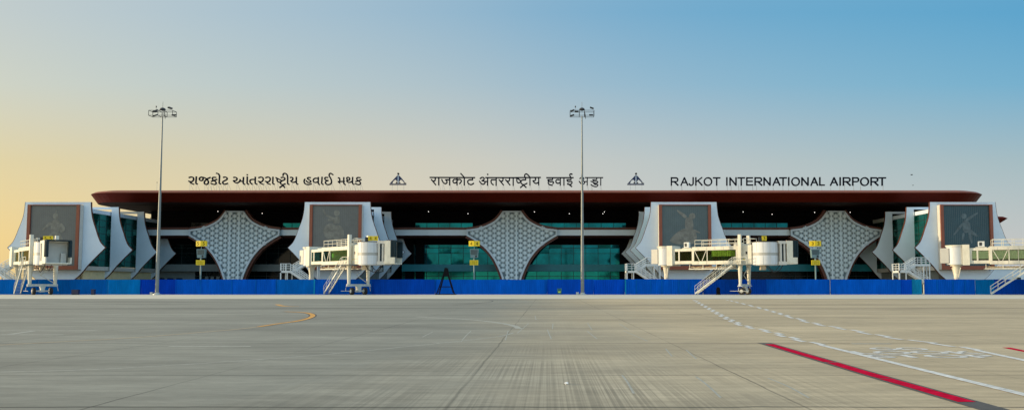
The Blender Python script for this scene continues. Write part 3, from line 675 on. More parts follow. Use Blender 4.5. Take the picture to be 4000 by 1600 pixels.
W2 += sh([[(-15,240),(150,325)], [(15,260),(25,335),(75,370),(135,345)], [(130,240),(190,230),(235,260),(220,300),(150,330),(115,365),(120,410),(170,435),(245,415)], [(95,515),(180,455)], [(180,455),(230,515)], [(185,185),(190,140),(235,120),(290,150),(312,220),(312,360),(320,415),(352,430)],
          [(390,235),(440,235),(460,270),(440,310),(400,330)], [(400,330),(440,365),(490,370),(550,345)], [(556,225),(555,345),(560,400),(598,425)]], 2576)
W3 = [[(795,280),(772,330),(785,390),(830,425),(900,432),(975,415)], [(950,240),(890,238),(868,260),(890,290),(950,325),(955,360),(900,375),(850,350),(835,330)], [(1130,260),(1075,260),(1030,300),(1040,355),(1085,375),(1140,365),(1165,350)], [(1170,230),(1168,340),(1170,400),(1205,432)],
      [(1275,225),(1268,340),(1265,400),(1305,430)], [(1435,238),(1370,235),(1352,265),(1375,305),(1445,320)], [(1440,325),(1385,340),(1368,385),(1400,425),(1460,435),(1520,410),(1540,350),(1520,270),(1475,190),(1480,140),(1520,120),(1580,160)]]
W4 = [[(1728,245),(1765,260),(1768,350)], [(1725,352),(1900,345)], [(1740,360),(1765,390)], [(1883,235),(1880,345),(1885,405),(1925,435)], [(1975,295),(1965,250),(2000,232),(2045,255),(2035,305),(1965,330),(2000,370),(2060,370),(2110,345)], [(2130,230),(2125,345),(2130,405),(2168,430)]]+sh(gka, 1458, 6)
s7 = 360/2576
S1 = empty('roof_sign', (X(1075, YS), YS, zt)); tag(S1, 'dark Gujarati script roof sign naming the airport, above the golden roof end', 'sign')
sgn_part(S1, 720, 660, s7, W1, 'word'); sgn_part(S1, 720, 660, s7, W2, 'word'); sgn_part(S1, 1080, 660, s7, W3, 'word'); sgn_part(S1, 1080, 660, s7, W4, 'word')
supports(S1, [741, 766, 800, 814, 826, 846, 858, 873, 889, 925, 952, 966, 986, 1003, 1012, 1030, 1042, 1066, 1083, 1112, 1140, 1158, 1200, 1224, 1242, 1258, 1274, 1296, 1328, 1345, 1360, 1378, 1390, 1408], 717)
dr = [[(215,240),(215,300),(190,335),(150,330)], [(108,292),(230,440)]]
V1 = [[(70,235),(1322,240)]]+dr+[[(315,240),(315,445)], [(398,290),(430,360),(490,410),(540,385),(540,340),(505,302)], [(505,300),(615,300)], [(620,240),(620,445)], [(825,240),(825,445)], [(800,290),(745,290),(710,335),(735,385),(785,385),(820,355)], [(830,310),(880,290),(930,300),(945,345),(895,410)],
      [(1028,240),(1028,450)], [(930,125),(1030,235)], [(1258,240),(1258,300)], [(1262,302),(1170,302),(1125,340),(1135,395),(1190,432),(1240,430),(1292,395)]]
da = [[(1470,268),(1520,235),(1575,245),(1580,290),(1520,325)], [(1520,325),(1590,345),(1605,390),(1560,425),(1510,410),(1452,340)], [(1600,352),(1680,348)], [(1682,240),(1678,455)]]
V2 = da+[[(1625,240),(2500,242)], [(1682,150,20)], [(1840,440),(1790,400),(1775,330),(1800,298)], [(1790,298),(1910,298)], [(1920,240),(1918,458)]]+sh(dr, 1893, 6)+sh(dr, 2075, 6)+[[(2395,240),(2395,458)]]
V2 += sh([[(40,240),(725,235)], [(65,245),(65,340),(100,385),(150,375),(180,345)], [(75,250),(185,340)], [(310,240),(310,300)], [(312,302),(220,305),(180,345),(190,400),(240,435),(300,425),(350,395)], [(165,518),(245,445)], [(245,445),(325,515)], [(430,240),(430,450)], [(300,240),(280,190),(300,145),(340,140),(390,180),(430,235)],
           [(570,240),(590,290),(570,320),(515,330)], [(515,330),(560,385),(610,400),(670,370)], [(675,240),(675,448)]], 2433)
V3 = [[(895,242),(1642,242)], [(1065,245),(1060,295)], [(1065,297),(965,297),(930,305),(950,335)], [(950,335),(1000,355),(1060,350),(1090,375),(1068,410)], [(950,340),(940,390),(980,435),(1058,455)], [(1245,305),(1215,290),(1165,310),(1155,355),(1190,395),(1235,395),(1275,370)], [(1278,242),(1278,452)], [(1380,242),(1380,452)],
      [(1580,245),(1575,297)], [(1577,297),(1480,300),(1465,310),(1500,350),(1590,350),(1605,390),(1560,430),(1480,415)], [(1480,415),(1520,430),(1600,490)], [(1610,150),(1580,135),(1545,150),(1550,195),(1578,240)], [(1490,415,24)]]
V4 = sh(da, 352)+[[(1975,240),(2468,240)], [(2300,245),(2295,292)], [(2295,295),(2190,297)], [(2185,297),(2210,335),(2310,345),(2325,375),(2270,400),(2220,385)], [(2130,340),(2190,365),(2215,400)], [(2215,400),(2250,430),(2310,430),(2330,450),(2290,490),(2210,480),(2135,435)], [(2410,242),(2408,452)]]
S2 = empty('roof_sign', (X(2010, YS), YS, zt)); tag(S2, 'dark Hindi script roof sign with headline bars, between the two emblems', 'sign')
sgn_part(S2, 1670, 660, s7, V1, 'word'); sgn_part(S2, 1670, 660, s7, V2, 'word'); sgn_part(S2, 2010, 660, s7, V3, 'word'); sgn_part(S2, 2010, 660, s7, V4, 'word', 4.0)
supports(S2, [1714, 1730, 1757, 1785, 1801, 1814, 1828, 1877, 1905, 1938, 1965, 2004, 2070, 2104, 2142, 2188, 2202, 2294, 2310, 2346], 720)
def LT(ch, x0, x1, t=190., q=375.):
    m = (t+q)/2; w_ = x1-x0; xm = (x0+x1)/2; c = 12
    x0 += c; x1 -= c; t += c; q -= c*.3
    arc = lambda cx, cy, rx, ry, a0, a1, n=10: [(cx+rx*math.cos(R(a0+(a1-a0)*i/n)), cy-ry*math.sin(R(a0+(a1-a0)*i/n))) for i in range(n+1)]
    if ch in 'RP':
        h = m+6; r = (h-t)/2; o = [[(x0, t-8), (x0, q)], [(x0, t), (x1-r, t)], arc(x1-r, t+r, r, r, 90, -90), [(x1-r, h), (x0, h)]]
        return o+([[(x0+(x1-x0)*.45, h), (x1+8, q)]] if ch == 'R' else [])
    if ch == 'A': return [[(x0, q), (xm, t-4)], [(xm, t-4), (x1, q)], [(x0+(x1-x0)*.2, m+25), (x1-(x1-x0)*.2, m+25)]]
    if ch == 'J': return [[(x1, t-8), (x1, q-45)], arc((x0+x1)/2, q-45, (x1-x0)/2, 45, 0, -170)]
    if ch == 'K': return [[(x0, t-8), (x0, q)], [(x1-5, t-8), (x0+5, m+12)], [(x0+45, m-20), (x1+3, q)]]
    if ch == 'O': return [arc(xm, (t+q)/2, (x1-x0)/2, (q-t)/2+2, 0, 360, 20)]
    if ch == 'T': return [[(x0-8, t), (x1+8, t)], [(xm, t), (xm, q)]]
    if ch == 'I': return [[(xm, t-8), (xm, q)]]
    if ch == 'N': return [[(x0, q), (x0, t-6)], [(x0, t), (x1, q-2)], [(x1, q), (x1, t-6)]]
    if ch == 'E': return [[(x0, t-8), (x0, q)], [(x0, t), (x1, t)], [(x0, m-2), (x1-6, m-2)], [(x0, q-6), (x1+4, q-6)]]
    if ch == 'L': return [[(x0, t-8), (x0, q)], [(x0, q-6), (x1, q-6)]]
S3 = empty('roof_sign', (X(3040, YS), YS, zt)); tag(S3, 'dark roof sign reading RAJKOT INTERNATIONAL AIRPORT in English capitals', 'sign')
E1 = [('R',120,290),('A',340,518),('J',528,642),('K',680,845),('O',872,1065),('T',1088,1248)]
E2 = [('I',1388,1414),('N',1462,1622),('T',1650,1810),('E',1845,2000),('R',2035,2205),('N',2240,2400),('A',2446,2625)]
E3 = [('T',85,245),('I',280,304),('O',350,540),('N',575,735),('A',778,950),('L',975,1100)]
E4 = [('A',1215,1395),('I',1428,1455),('R',1502,1672),('P',1712,1865),('O',1890,2085),('R',2122,2292),('T',2300,2462)]
se1, se2 = 440/2576, 450/2576
def LW(l, t, q): return [s for a in l for s in LT(a[0], a[1], a[2], t, q)]
sgn_part(S3, 2600, 660, se1, LW(E1, 190, 375), 'word', 5.1)
o = sgn_part(S3, 2600, 660, se1, LW(E2, 190, 375), 'word', 5.1); sgn_part(S3, 3030, 660, se2, LW(E3, 185, 368), 'word', 5.1)
sgn_part(S3, 3030, 660, se2, LW(E4, 185, 368), 'word', 5.1)
supports(S3, [2622, 2662, 2718, 2750, 2800, 2840, 2855, 2885, 2895, 2940, 2955, 3000, 3020, 3058, 3080, 3110, 3140, 3170, 3210, 3245, 3280, 3300, 3335, 3362, 3405, 3450], 722)
def emblem(dx, label):
    s = 120/1545; ox, oy = 1500+dx, 660; T = empty('airport_emblem', (X(ox+56, YS), YS, zt)); tag(T, label, 'emblem', 'triangular emblems between the roof signs')
    q = lambda l: [((lambda v: (v.x-T.location.x, v.z-T.location.z))(at(ox+x*s, oy+y*s, YS))) for x, y in l]
    part('wing', M['navyb'], T, lambda b: b.prism(q([(692,305),(455,555),(300,722),(430,722),(440,650),(500,570),(570,535),(620,560),(632,612),(682,612)]), -.12, .12))
    part('wing', M['navyb'], T, lambda b: b.prism(q([(738,305),(850,410),(1055,665),(985,655),(930,590),(850,535),(800,560),(782,640),(738,640)]), -.12, .12))
    part('foot', M['ink'], T, lambda b: (b.prism(q([(582,718),(620,648),(680,648),(680,718)]), -.12, .12), b.prism(q([(738,718),(738,670),(815,670),(835,718)]), -.12, .12), b.prism(q([(985,722),(1000,680),(1120,700),(1120,722)]), -.12, .12)))
    part('spire', M['fin'], T, lambda b: b.prism(q([(696,270),(734,270),(734,728),(696,728)]), -.10, .10))
    part('ball', M['ink'], T, lambda b: b.prism(q(ell(720, 238, 50, 48)), -.15, .15))
    part('base_bar', M['navyb'], T, lambda b: b.prism(q([(280,740),(1122,740),(1122,798),(280,798)]), -.13, .13))
    part('support_frame', M['steel'], T, lambda b: [b.tube([(x, 0, -.02), (x, 0, q([(0, 790)])[0][1])], .022, 5) for x in [q([(p, 0)])[0][0] for p in (430, 690, 1010)]])
M['navyb'] = mat('emblem_navy', (.004, .018, .075), .4, var=.05)
emblem(0, 'navy triangle emblem with ball on top, between Gujarati and Hindi signs')
emblem(928.6, 'navy triangle emblem with ball on top, between Hindi and English signs')
# roof antennas
for px, lab in ((613, 'thin rod antenna on small tripod on the roof behind the mast near the golden end'),):
    p = at(px, 722, 140); o = empty('roof_antenna', (p.x, 140, zt))
    part('rod', M['steel'], o, lambda b: b.tube([(0, 0, .2), (0, 0, 2.4)], .022, 5)); part('tip', M['lamp'], o, lambda b: b.cyl(0, 0, 2.25, 2.4, .07, 8))
    part('tripod', M['steel'], o, lambda b: [b.tube([(.35*math.cos(a), .35*math.sin(a), 0), (0, 0, .9)], .02, 5) for a in (0, 2.1, 4.2)]); tag(o, lab, 'antenna')
# birds
for i, (px, py, lab) in enumerate(((3561, 683, 'small dark bird flying higher beyond the English sign'), (3566, 724, 'tiny dark bird flying low just above the roof edge'))):
    p = at(px, py, 150); b = MB(); r = .16 if i == 0 else .11
    b.tube([(-.3, 0, 0), (-.15, 0, .03), (.1, 0, .04), (.28, 0, .08), (.36, 0, .07)], [.02, r*.6, r*.7, r*.45, .015], 8)
    for s in (1, -1): b.add([(-.1, 0, .05), (.12, 0, .05), (.05, s*.35, .22), (-.1, s*.7, .10), (-.14, s*.3, .16)], [(0, 1, 2, 4), (4, 2, 3)])
    o = b.build('bird', M['ink']); o.location = p; o.scale = (.75, .7, .7) if i == 0 else (.55, .5, .5); tag(o, lab, 'bird')
# ------------------------------------------------------------------ blue hoarding
bx = [-140, 150, 420, 552, 690, 1080, 1228, 1455, 1700, 2137, 2318, 2440, 2620, 2745, 2990, 3240, 3515, 3560, 3600, 3805, 3880, 4120]
notes = ['sea blue hoarding panel behind the golden end bridge stairs', 'sea blue hoarding panel beside the first bridge wheels', 'pale blue faded hoarding panel before the dark blue one', 'dark blue hoarding panel behind the tall mast near the golden end',
 'long ribbed blue hoarding panel below the guidance post with sign 5 5', 'blue hoarding panel below the white stairs of the second gate', 'blue hoarding panel behind the steep stair of the bridge holding a worker', 'violet blue smooth hoarding panel right after the second bridge wheels',
 'long smooth blue hoarding panel behind the black trestle', 'dark blue hoarding panel with the small teal box lamp before it', 'blue hoarding panel just after the mast amid the Hindi sign', 'ribbed blue hoarding panel with cyan end post below white stairs',
 'ribbed blue hoarding panel under the rotunda of bridge 3', 'blue hoarding panel behind the stair of bridge 3 and the bollard', 'long plain blue hoarding panel beyond the wheels of bridge 3', 'plain blue hoarding panel under the last lattice diamond', 'narrow blue hoarding panel just before the cyan sheet',
 'bright cyan upright hoarding sheet beside a dark gap', 'ribbed blue hoarding panel after the dark gap', 'narrow pale blue hoarding panel under the last bridge', 'dark blue hoarding panel at the frame edge behind the bridge stair']
yb = 106.
for i in range(len(bx)-1):
    Yi = yb+random.uniform(-.12, .12)+(.25 if i in (8, 12) else 0); x0, x1 = X(bx[i], yb), X(bx[i+1], yb)
    if i == 18: x0 += .22
    hgt = (2.05 if i not in (11, 12) else 2.10)+random.uniform(-.02, .02); T = empty('hoarding_panel', ((x0+x1)/2, Yi, 0)); hw = (x1-x0)/2-.015
    m = M['cyan'] if i == 17 else M['blue'][[1, 1, 4, 5, 0, 1, 0, 2, 0, 2, 3, 0, 0, 2, 0, 0, 3, 0, 0, 4, 2][i]]
    amp = .006 if i in (7, 8, 9, 14, 15) else .03
    def f(b):
        n = max(4, int(hw*2/.085)); top = []; 
        for k in range(n+1):
            x = -hw+2*hw*k/n; y = amp*math.sin(k*math.pi/1.5)+.02*math.sin(x*.7+i); top.append((x, y))
        vs = [(x, y, 0) for x, y in top]+[(x, y, hgt+.01*math.sin(x*1.3)) for x, y in top]+[(x, y+.01, 0) for x, y in top]+[(x, y+.01, hgt+.01*math.sin(x*1.3)) for x, y in top]; q = n+1
        fs = [(k, k+1, q+k+1, q+k) for k in range(n)]+[(2*q+k+1, 2*q+k, 3*q+k, 3*q+k+1) for k in range(n)]+[(q+k, q+k+1, 3*q+k+1, 3*q+k) for k in range(n)]
        b.add(vs, fs)
    part('sheet', m, T, f)
    part('post', M['cyan'] if i in (6, 11, 17) else m, T, lambda b: b.box(-hw-.012, -hw+(.16 if i in (6, 11) else .05), -.13, -.045, 0, hgt+.03))
    if i in (11, 12, 4, 18):
        for x in (-hw*.5, hw*.12, hw*.6): part('seam_rail', M['blue'][1], T, lambda b: b.box(x-.04, x+.04, -.07, -.04, 0, hgt-.01))
    part('brace', M['steel'], T, lambda b: [b.bar((x, .1, hgt*.8), (x, 1.3, .03), .05) for x in (-hw*.6, hw*.6)])
    tag(T, notes[i], 'hoarding', 'blue sheet hoarding along the apron edge')
# ------------------------------------------------------------------ masts
def mast(px, top_px, y0px, label, tilt):
    Yb = 103.; x = X(px, Yb); T = empty('floodlight_mast', (x, Yb, 0)); tag(T, label, 'floodlight mast', 'tall floodlight masts on the apron edge')
    zt_ = Z(y0px, Yb)
    part('pole', M['mast'], T, lambda b: b.tube([(0, 0, 0.05), (0, 0, 7), (0, 0, 15), (0, 0, zt_)], [.24, .20, .14, .075], 16), True)
    part('base_flange', M['steel'], T, lambda b: (b.cyl(0, 0, 0, .12, .5, 16), b.cyl(0, 0, .12, .3, .32, 16), b.box(-.85, -.5, -.2, .25, 0, .35)))
    k = Yb/F
    zz = lambda p: Z(p+(y0px-454), Yb)
    def fr(b):
        a0, a1 = zz(454), zz(434.5); hw = 47*k
        for yy in (-.55, .55):
            for z in (a0, a1): b.bar((-hw, yy, z), (hw, yy, z), .05)
            for xx in (-hw, hw, -10.5*k, 10*k): b.bar((xx, yy, a0), (xx, yy, a1), .05)
        for xx in (-hw, hw, -10.5*k, 10*k):
            for z in (a0, a1): b.bar((xx, -.55, z), (xx, .55, z), .05)
    part('headframe', M['lamp'], T, fr)
    part('dome', M['lamp'], T, lambda b: b.tube([(0, 0, zz(433)), (0, 0, zz(430)), (0, 0, zz(424)), (0, 0, zz(421.5))], [.1, 11.5*k, 9.5*k, 5*k], 16))
    part('lightning_rod', M['lamp'], T, lambda b: b.tube([(0, 0, zz(422)), (0, 0, zz(398))], .022, 5))
    for j, (dx, py, tl) in enumerate(((-37, 428, .35), (-22, 440, 0), (-38, 447, .3), (38, 426, -.35), (37, 445.5, 0), (0, 429, 0))):
        if j == 5: continue
        L_ = MB(); L_.T = Matrix.Translation((dx*k, -.62 if j % 2 else .6, zz(py))) @ Matrix.Rotation(-tl, 4, 'Y') @ Matrix.Rotation(.35, 4, 'X')
        L_.box(-.26, .26, -.18, .18, -.09, .09); f = L_.build('floodlight', M['lamp'], T)
        b2 = MB(); b2.T = L_.T.copy(); b2.box(-.22, .22, -.14, .14, -.105, -.093); b2.build('lens', M['steel'], f)
    part('aviation_lamp', M['lamp'], T, lambda b: (b.tube([(-26*k, 0, zz(434)), (-26*k, 0, zz(418))], .015, 5), b.cyl(-26*k, 0, zz(420), zz(414), .08, 8)))
    part('hoist_cable', M['lamp'], T, lambda b: b.tube([(10*k, -.2, zz(435)), (11.5*k, -.2, zz(447)), (13.5*k, -.2, zz(460)), (14*k, -.2, zz(466))], [.03, .06, .05, .02], 6))
    return T
mast(617, 641, 454, 'tall tapered floodlight mast near the golden end of the roof', 0)
mast(2275, 2277, 454, 'tall tapered floodlight mast crossing the Hindi roof sign', 0)
# ------------------------------------------------------------------ boarding bridges
def bridge(cab, psi, L, head, label, number, ln=4.4, refl_strip=None, person=None, beamrot=0, sign_dx=-.1, ac=False, bars=0, glass='bridgeglass'):
    cx, cy = cab; ox, oy = cx-L*math.cos(R(psi)), cy+L*math.sin(R(psi))
    T = empty('boarding_bridge', (ox, oy, 0), -R(psi)); tag(T, label, 'boarding bridge', 'passenger boarding bridges at the gates')
    C = M['cream']
    def rot(b): b.cyl(0, 0, 4.1, 6.5, 1.15, 28); b.cyl(0, 0, 6.5, 6.62, 1.22, 28)
    r = part('rotunda', M['drum'], T, rot, True)
    part('rotunda_roof', C, r, lambda b: b.cyl(0, 0, 6.623, 6.75, 1.3, 28))
    part('collar', C, T, lambda b: (b.box(.75, 1.6, -1.25, 1.25, 4.0, 6.78)))
    part('rotunda_column', C, T, lambda b: (b.cyl(0, 0, 0, 2.9, .32, 16), b.cyl(0, 0, 2.9, 3.9, .32, 16, r1=.5), b.cyl(0, 0, 3.9, 4.1, .75, 20), b.bar((.5, -.5, 3.7), (.2, -.2, 2.3), .12), b.bar((-.5, .5, 3.7), (-.2, .2, 2.3), .12)))
    part('rotunda_link', M['creamd'], T, lambda b: b.box(-1.9, -.9, -.9, .9, 4.3, 6.35))
    # tunnel: inner and outer section, real frames
    u0, um, u1 = 1.6, 1.6+(L-6)*.35, L-3.3
    def shell(b, a, c, hw, z0, z1, w0, w1):
        b.box(a, c, -hw+.105, hw-.105, z0, z0+.1); b.box(a, c, -hw, hw, w1, z1)
        for s in (-1, 1): b.box(a, c, min(s*hw, s*(hw-.1)), max(s*hw, s*(hw-.1)), z0, w0)
        for s in (-1, 1):
            for xx in (a, c-.3): b.box(xx, xx+.3, min(s*hw, s*(hw-.1)), max(s*hw, s*(hw-.1)), w0+.002, w1-.002)
    def inner(b):
        shell(b, u0, um+.2, 1.02, 4.2, 6.3, 4.62, 5.95)
        for s in (-1, 1): b.box(u0+.85, u0+1.05, min(s*1.02, s*.92), max(s*1.02, s*.92), 4.622, 5.948)
    t1 = part('inner_tunnel', C, T, inner)
    def outer(b):
        shell(b, um, u1, 1.16, 4.08, 6.42, 4.55, 5.98)
        for s in (-1, 1):
            n = 4; dz = .0
            b.bar((um+.4, s*1.14, 5.96), (um+1.1, s*1.14, 4.58), .07); b.bar((um+1.5, s*1.14, 4.58), (um+2.1, s*1.14, 5.96), .07); b.box(um+2.2, um+2.3, min(s*1.16, s*1.06), max(s*1.16, s*1.06), 4.552, 5.978)
            for q in range(bars): xx = um+3.3+q*1.3; b.box(xx, xx+.06, min(s*1.12, s*1.06), max(s*1.12, s*1.06), 4.552, 5.978)
    t2 = part('outer_tunnel', C, T, outer)
    for s in (-1, 1):
        part('window', M[glass], t1, lambda b: b.box(u0+.3, um-.003, s*.95-.01, s*.95+.01, 4.61, 5.96))
        part('window', M[glass], t2, lambda b: b.box(um+.3, u1-.3, s*1.08-.01, s*1.08+.01, 4.54, 5.99))
    part('floor_lining', M['screen'], t2, lambda b: b.box(u0, u1, -.88, .88, 4.31, 4.33))
    part('far_lining', M['screen'], t2, lambda b: b.box(u0+.1, u1-.1, .80, .84, 4.35, 5.94))
    if refl_strip:  # strips added behind the glass to imitate reflected sky
        m, a, c, z0, z1 = refl_strip; part('painted_reflection', M[m], t2, lambda b: [b.add([(xx, -.99+.03*math.sin(xx*19), z0), (xx+.12, -.99+.03*math.sin((xx+.12)*19), z0), (xx+.12, -.99+.03*math.sin((xx+.12)*19), z1), (xx, -.99+.03*math.sin(xx*19), z1)], [(0, 1, 2, 3)]) for xx in [um+.35+(u1-um-.7)*a+.12*i for i in range(int((u1-um-.7)*(c-a)/.12))]])
        if m == 'refl_cream': part('painted_reflection', M[m], t1, lambda b: b.box(u0+.3, um-.1, -.9, -.88, z0+.05, z1-.05))
    part('roof_kerb', C, T, lambda b: (b.box(um, u1, -1.16, -1.06, 6.423, 6.50), b.box(um, u1, 1.06, 1.16, 6.423, 6.50)))
    def hr(b, a, c, z0=6.42, hh=1.0, s_=(-1, 1), hw=1.05):
        for s in s_:
            for z in (z0+hh, z0+hh*.52): b.tube([(a, s*hw, z), (c, s*hw, z)], .035, 6)
            n = max(1, round((c-a)/1.25))
            for i in range(n+1): xx = a+(c-a)*i/n; b.tube([(xx, s*hw, z0), (xx, s*hw, z0+hh)], .032, 6)
        for xx in (a, c): b.tube([(xx, s_[0]*hw, z0+hh), (xx, s_[-1]*hw, z0+hh)], .03, 6)
    part('roof_railing', C, T, lambda b: (hr(b, um+.4, u1-.1), hr(b, u1+.75, u1+1.7, 6.5, .95)))
    if ac:
        a = part('air_conditioner', M['ac'], T, lambda b: b.box(um-1.3, um-.55, -1.0, -.55, 6.45, 7.2))
        part('fan_grille', M['lamp'], a, lambda b: (b.box(um-1.18, um-.85, -1.02, -1.003, 6.6, 7.05)))
    part('equipment_box', M['creamd'], T, lambda b: (b.box(um-1.6, um-.3, -.9, .9, 6.305, 6.44), b.box(u1-.9, u1-.5, -.4, .1, 6.43, 6.9)))
    # cable tray
    tr = part('cable_tray', C, T, lambda b: (b.box(um-.6, u1-.4, -1.0, -.88, 3.42, 3.56), b.box(um-.6, u1-.4, .88, 1.0, 3.42, 3.56), [b.box(xx, xx+.07, -.98, -.9, 3.56, 4.1) for xx in (um-.5, um+1.5, um+3.5, u1-.6)]))
    def cb(b):
        for k in range(4): b.tube([(um-.4+(u1-um-.4)*i/14, -.8+.4*k, 3.72+.08*math.sin(i*2.1+k*1.7)) for i in range(15)], .055, 6)
    part('cables', M['tray'], tr, cb)
    # lift columns and drive
    uc = L-2.9
    for s in (-1, 1):
        part('lift_column', C, T, lambda b: (b.box(uc-.2, uc+.2, s*1.45-.2, s*1.45+.2, 3.9, 7.95), b.cyl(uc, s*1.45, 1.3, 3.9, .19, 14, r1=.30)))
    part('column_head', C, T, lambda b: (b.box(uc-.26, uc+.26, -1.7, -1.2, 3.78, 4.12), b.box(uc-.26, uc+.26, 1.2, 1.7, 3.78, 4.12), b.box(uc-.15, uc+.15, -1.24, 1.24, 6.48, 6.78)))
    D = MB(); D.T = Matrix.Translation((uc, 0, 0)); D.box(-.16, .16, -1.75, 1.75, 1.12, 1.42); D.box(-.3, .3, -1.72, -1.2, 1.1, 1.2); D.box(-.3, .3, 1.2, 1.72, 1.1, 1.2)
    D.box(-.25, .25, -.3, .3, .9, 1.12); D.box(-.2, .2, -.85, .85, .42, .58); D.tube([(0, -1.0, .5), (0, 1.0, .5)], .1, 8); D.box(-.35, .35, -.22, .22, .35, .9)
    dv = D.build('drive_beam', M['steelw'], T)
    part('bumper_rail', M['steelw'], T, lambda b: (b.tube([(uc-1.3, -1.85, .5), (uc+1.3, -1.85, .5)], .035, 6), b.tube([(uc, -1.7, 1.15), (uc-.1, -1.85, .9), (uc-.1, -1.85, .5)], .04, 6), b.tube([(uc, 1.7, 1.15), (uc, 1.85, .5)], .04, 6)))
    for s in (-1, 1):
        wv = part('wheel', M['black'], T, lambda b: b.tube([(uc, s*.78, .48), (uc, s*.82, .48), (uc, s*1.12, .48), (uc, s*1.18, .48)], [.38, .48, .48, .38], 24))
        part('rim', M['rim'], wv, lambda b: (b.tube([(uc, s*1.12, .48), (uc, s*1.20, .48)], [.26, .22], 16), b.tube([(uc, s*.76, .48), (uc, s*.80, .48)], .24, 16)))
    part('brace', M['steelw'], T, lambda b: (b.tube([(uc, 1.4, 3.8), (uc, -.3, 2.6)], .05, 6), b.tube([(uc, -.3, 2.6), (uc, 1.4, 1.5)], .05, 6)))
    # door bay between columns and cab
    dr_ = part('service_bay', C, T, lambda b: (b.box(u1, L-1.45, -1.1, 1.1, 4.05, 6.55)))
    part('door_window', M['lamp'], dr_, lambda b: b.box(L-2.25, L-2.0, -1.125, -1.103, 5.35, 5.7))
    part('landing', M['greyw'], T, lambda b: b.box(u1-1.2, L-1.5, -2.3, -1.17, 3.92, 4.02))
    part('landing_rail', C, T, lambda b: (hr(b, u1-.1, L-1.7, 4.02, .95, (-1,), 2.25)))
    # cab drum
    cbm = part('cab', [M['drum'], M['drumband']], T, lambda b: (b.cyl(L, 0, 3.95, 5.12, 1.68, 40), b.cyl(L, 0, 5.48, 6.85, 1.68, 40), b.cyl(L, 0, 3.85, 3.95, 1.5, 30), [b.bar((L+1.675*math.cos(a), 1.675*math.sin(a), z0), (L+1.675*math.cos(a), 1.675*math.sin(a), z1), .035, mi=1) for a in [i*math.pi/6+.2 for i in range(12)] for z0, z1 in ((3.97, 5.1), (5.5, 6.84))]), True)
    part('cab_stripe', M['drumband'], cbm, lambda b: b.cyl(L, 0, 5.121, 5.479, 1.675, 40), True)
    part('cab_roof', M['lamp'], cbm, lambda b: b.cyl(L, 0, 6.852, 6.93, 1.72, 40))
    hd = Matrix.Translation((L, 0, 0)) @ Matrix.Rotation(R(head), 4, 'Z')
    def hp(name, m, f, parent=T, sm=False):
        b = MB(); b.T = hd; f(b); return b.build(name, m, parent, sm)
    cf = hp('cab_frame', M['creamd'], lambda b: (b.box(1.35, 2.35, -1.45, 1.45, 3.9, 4.35), b.box(1.35, 2.35, -1.45, 1.45, 6.62, 6.98), b.box(1.5, 1.72, -1.45, 1.45, 4.35, 6.62), b.box(1.98, 2.2, -1.40, 1.40, 4.35, 6.62)))
    hp('frame_gap', M['canopy'], lambda b: b.box(1.722, 1.978, -1.3, 1.3, 4.352, 6.618), cf)
    hh = hp('cab_head', C, lambda b: (b.box(2.36, 3.15, -1.45, 1.45, 4.0, 4.2), b.box(2.36, 3.15, -1.5, -1.35, 4.2, 6.75), b.box(2.36, 3.15, 1.35, 1.5, 4.2, 6.75), b.box(2.36, 3.15, -1.5, 1.5, 6.75, 7.0), b.box(3.15, 3.75, -1.5, -1.35, 4.02, 4.85), b.box(3.15, 3.75, 1.35, 1.5, 4.02, 4.85), b.box(3.15, 3.8, -1.35, 1.35, 4.0, 4.12)))
    hp('head_console', M['creamd'], lambda b: (b.box(2.4, 2.5, -1.3, 1.3, 4.2, 6.7), b.box(2.55, 2.9, .5, 1.1, 4.2, 5.4)), hh)
    def can(b):
        for s in (-1, 1):
            n = 7
            for i in range(n):
                x0 = 3.155+.105*i; b.box(x0, x0+.10, min(s*(1.42+.07*(i % 2)), s*1.2), max(s*(1.42+.07*(i % 2)), s*1.2), 4.86, 6.9)
        for i in range(7): x0 = 3.155+.105*i; b.box(x0, x0+.10, -1.42, 1.42, 6.9, 7.0+.07*(i % 2))
    hp('canopy', M['canopy'], can, hh)
    hp('head_fittings', M['edge'], lambda b: [b.box(2.45+.3*i, 2.6+.3*i, -1.0, -.85, 7.003, 7.12) for i in range(3)], hh)
    hp('hose', M['black'], lambda b: b.tube([(-.3, -1.0, 3.85), (.1, -1.15, 3.3), (.8, -1.2, 2.95), (1.5, -1.15, 3.2), (2.0, -1.0, 3.9)], .055, 8))
    hp('hose', M['black'], lambda b: b.tube([(.2, -.2, 3.85), (.6, -.3, 3.35), (1.2, -.3, 3.1), (1.8, -.2, 3.9)], .045, 8))
    hp('control_box', M['tray'], lambda b: b.box(-.9, -.2, -.9, -.3, 3.25, 3.84))
    part('panel_seam', M['drumband'], t2, lambda b: [b.box(um+.5, u1-.4, -1.175, -1.163, 6.0, 6.02)]+[b.box(xx, xx+.03, -1.175, -1.163, z0, z1) for xx in [um+.9+1.25*i for i in range(int((u1-um-1)/1.25))] for z0, z1 in ((4.1, 4.54), (6.0, 6.4))])
    part('warning_label', M['yellow'], dr_, lambda b: (b.box(u1+.15, u1+.35, -1.115, -1.103, 5.2, 5.45), b.box(L-2.6, L-2.4, -1.115, -1.103, 4.6, 4.75)))
    # sign
    Rw = Matrix.Translation((L, 0, 0)) @ Matrix.Rotation(R(psi), 4, 'Z')
    def wp(name, m, f, parent=T):
        b = MB(); b.T = Rw; f(b); return b.build(name, m, parent)
    for q in range(len(number)):
        x0 = sign_dx+q*.66
        sg_ = wp('number_sign', M['yellow'], lambda b: b.box(x0, x0+.62, -1.2, -1.12, 7.02, 7.64))
        wp('numeral', M['ink'], lambda b: text_geo(number[q], b, x0+.17, 7.12, .28, .43, -1.206), sg_)
    wp('sign_post', M['lamp'], lambda b: (b.box(sign_dx-.4, sign_dx-.03, -1.18, -.9, 6.95, 7.5)))
    # stair
    sx = u1-.4
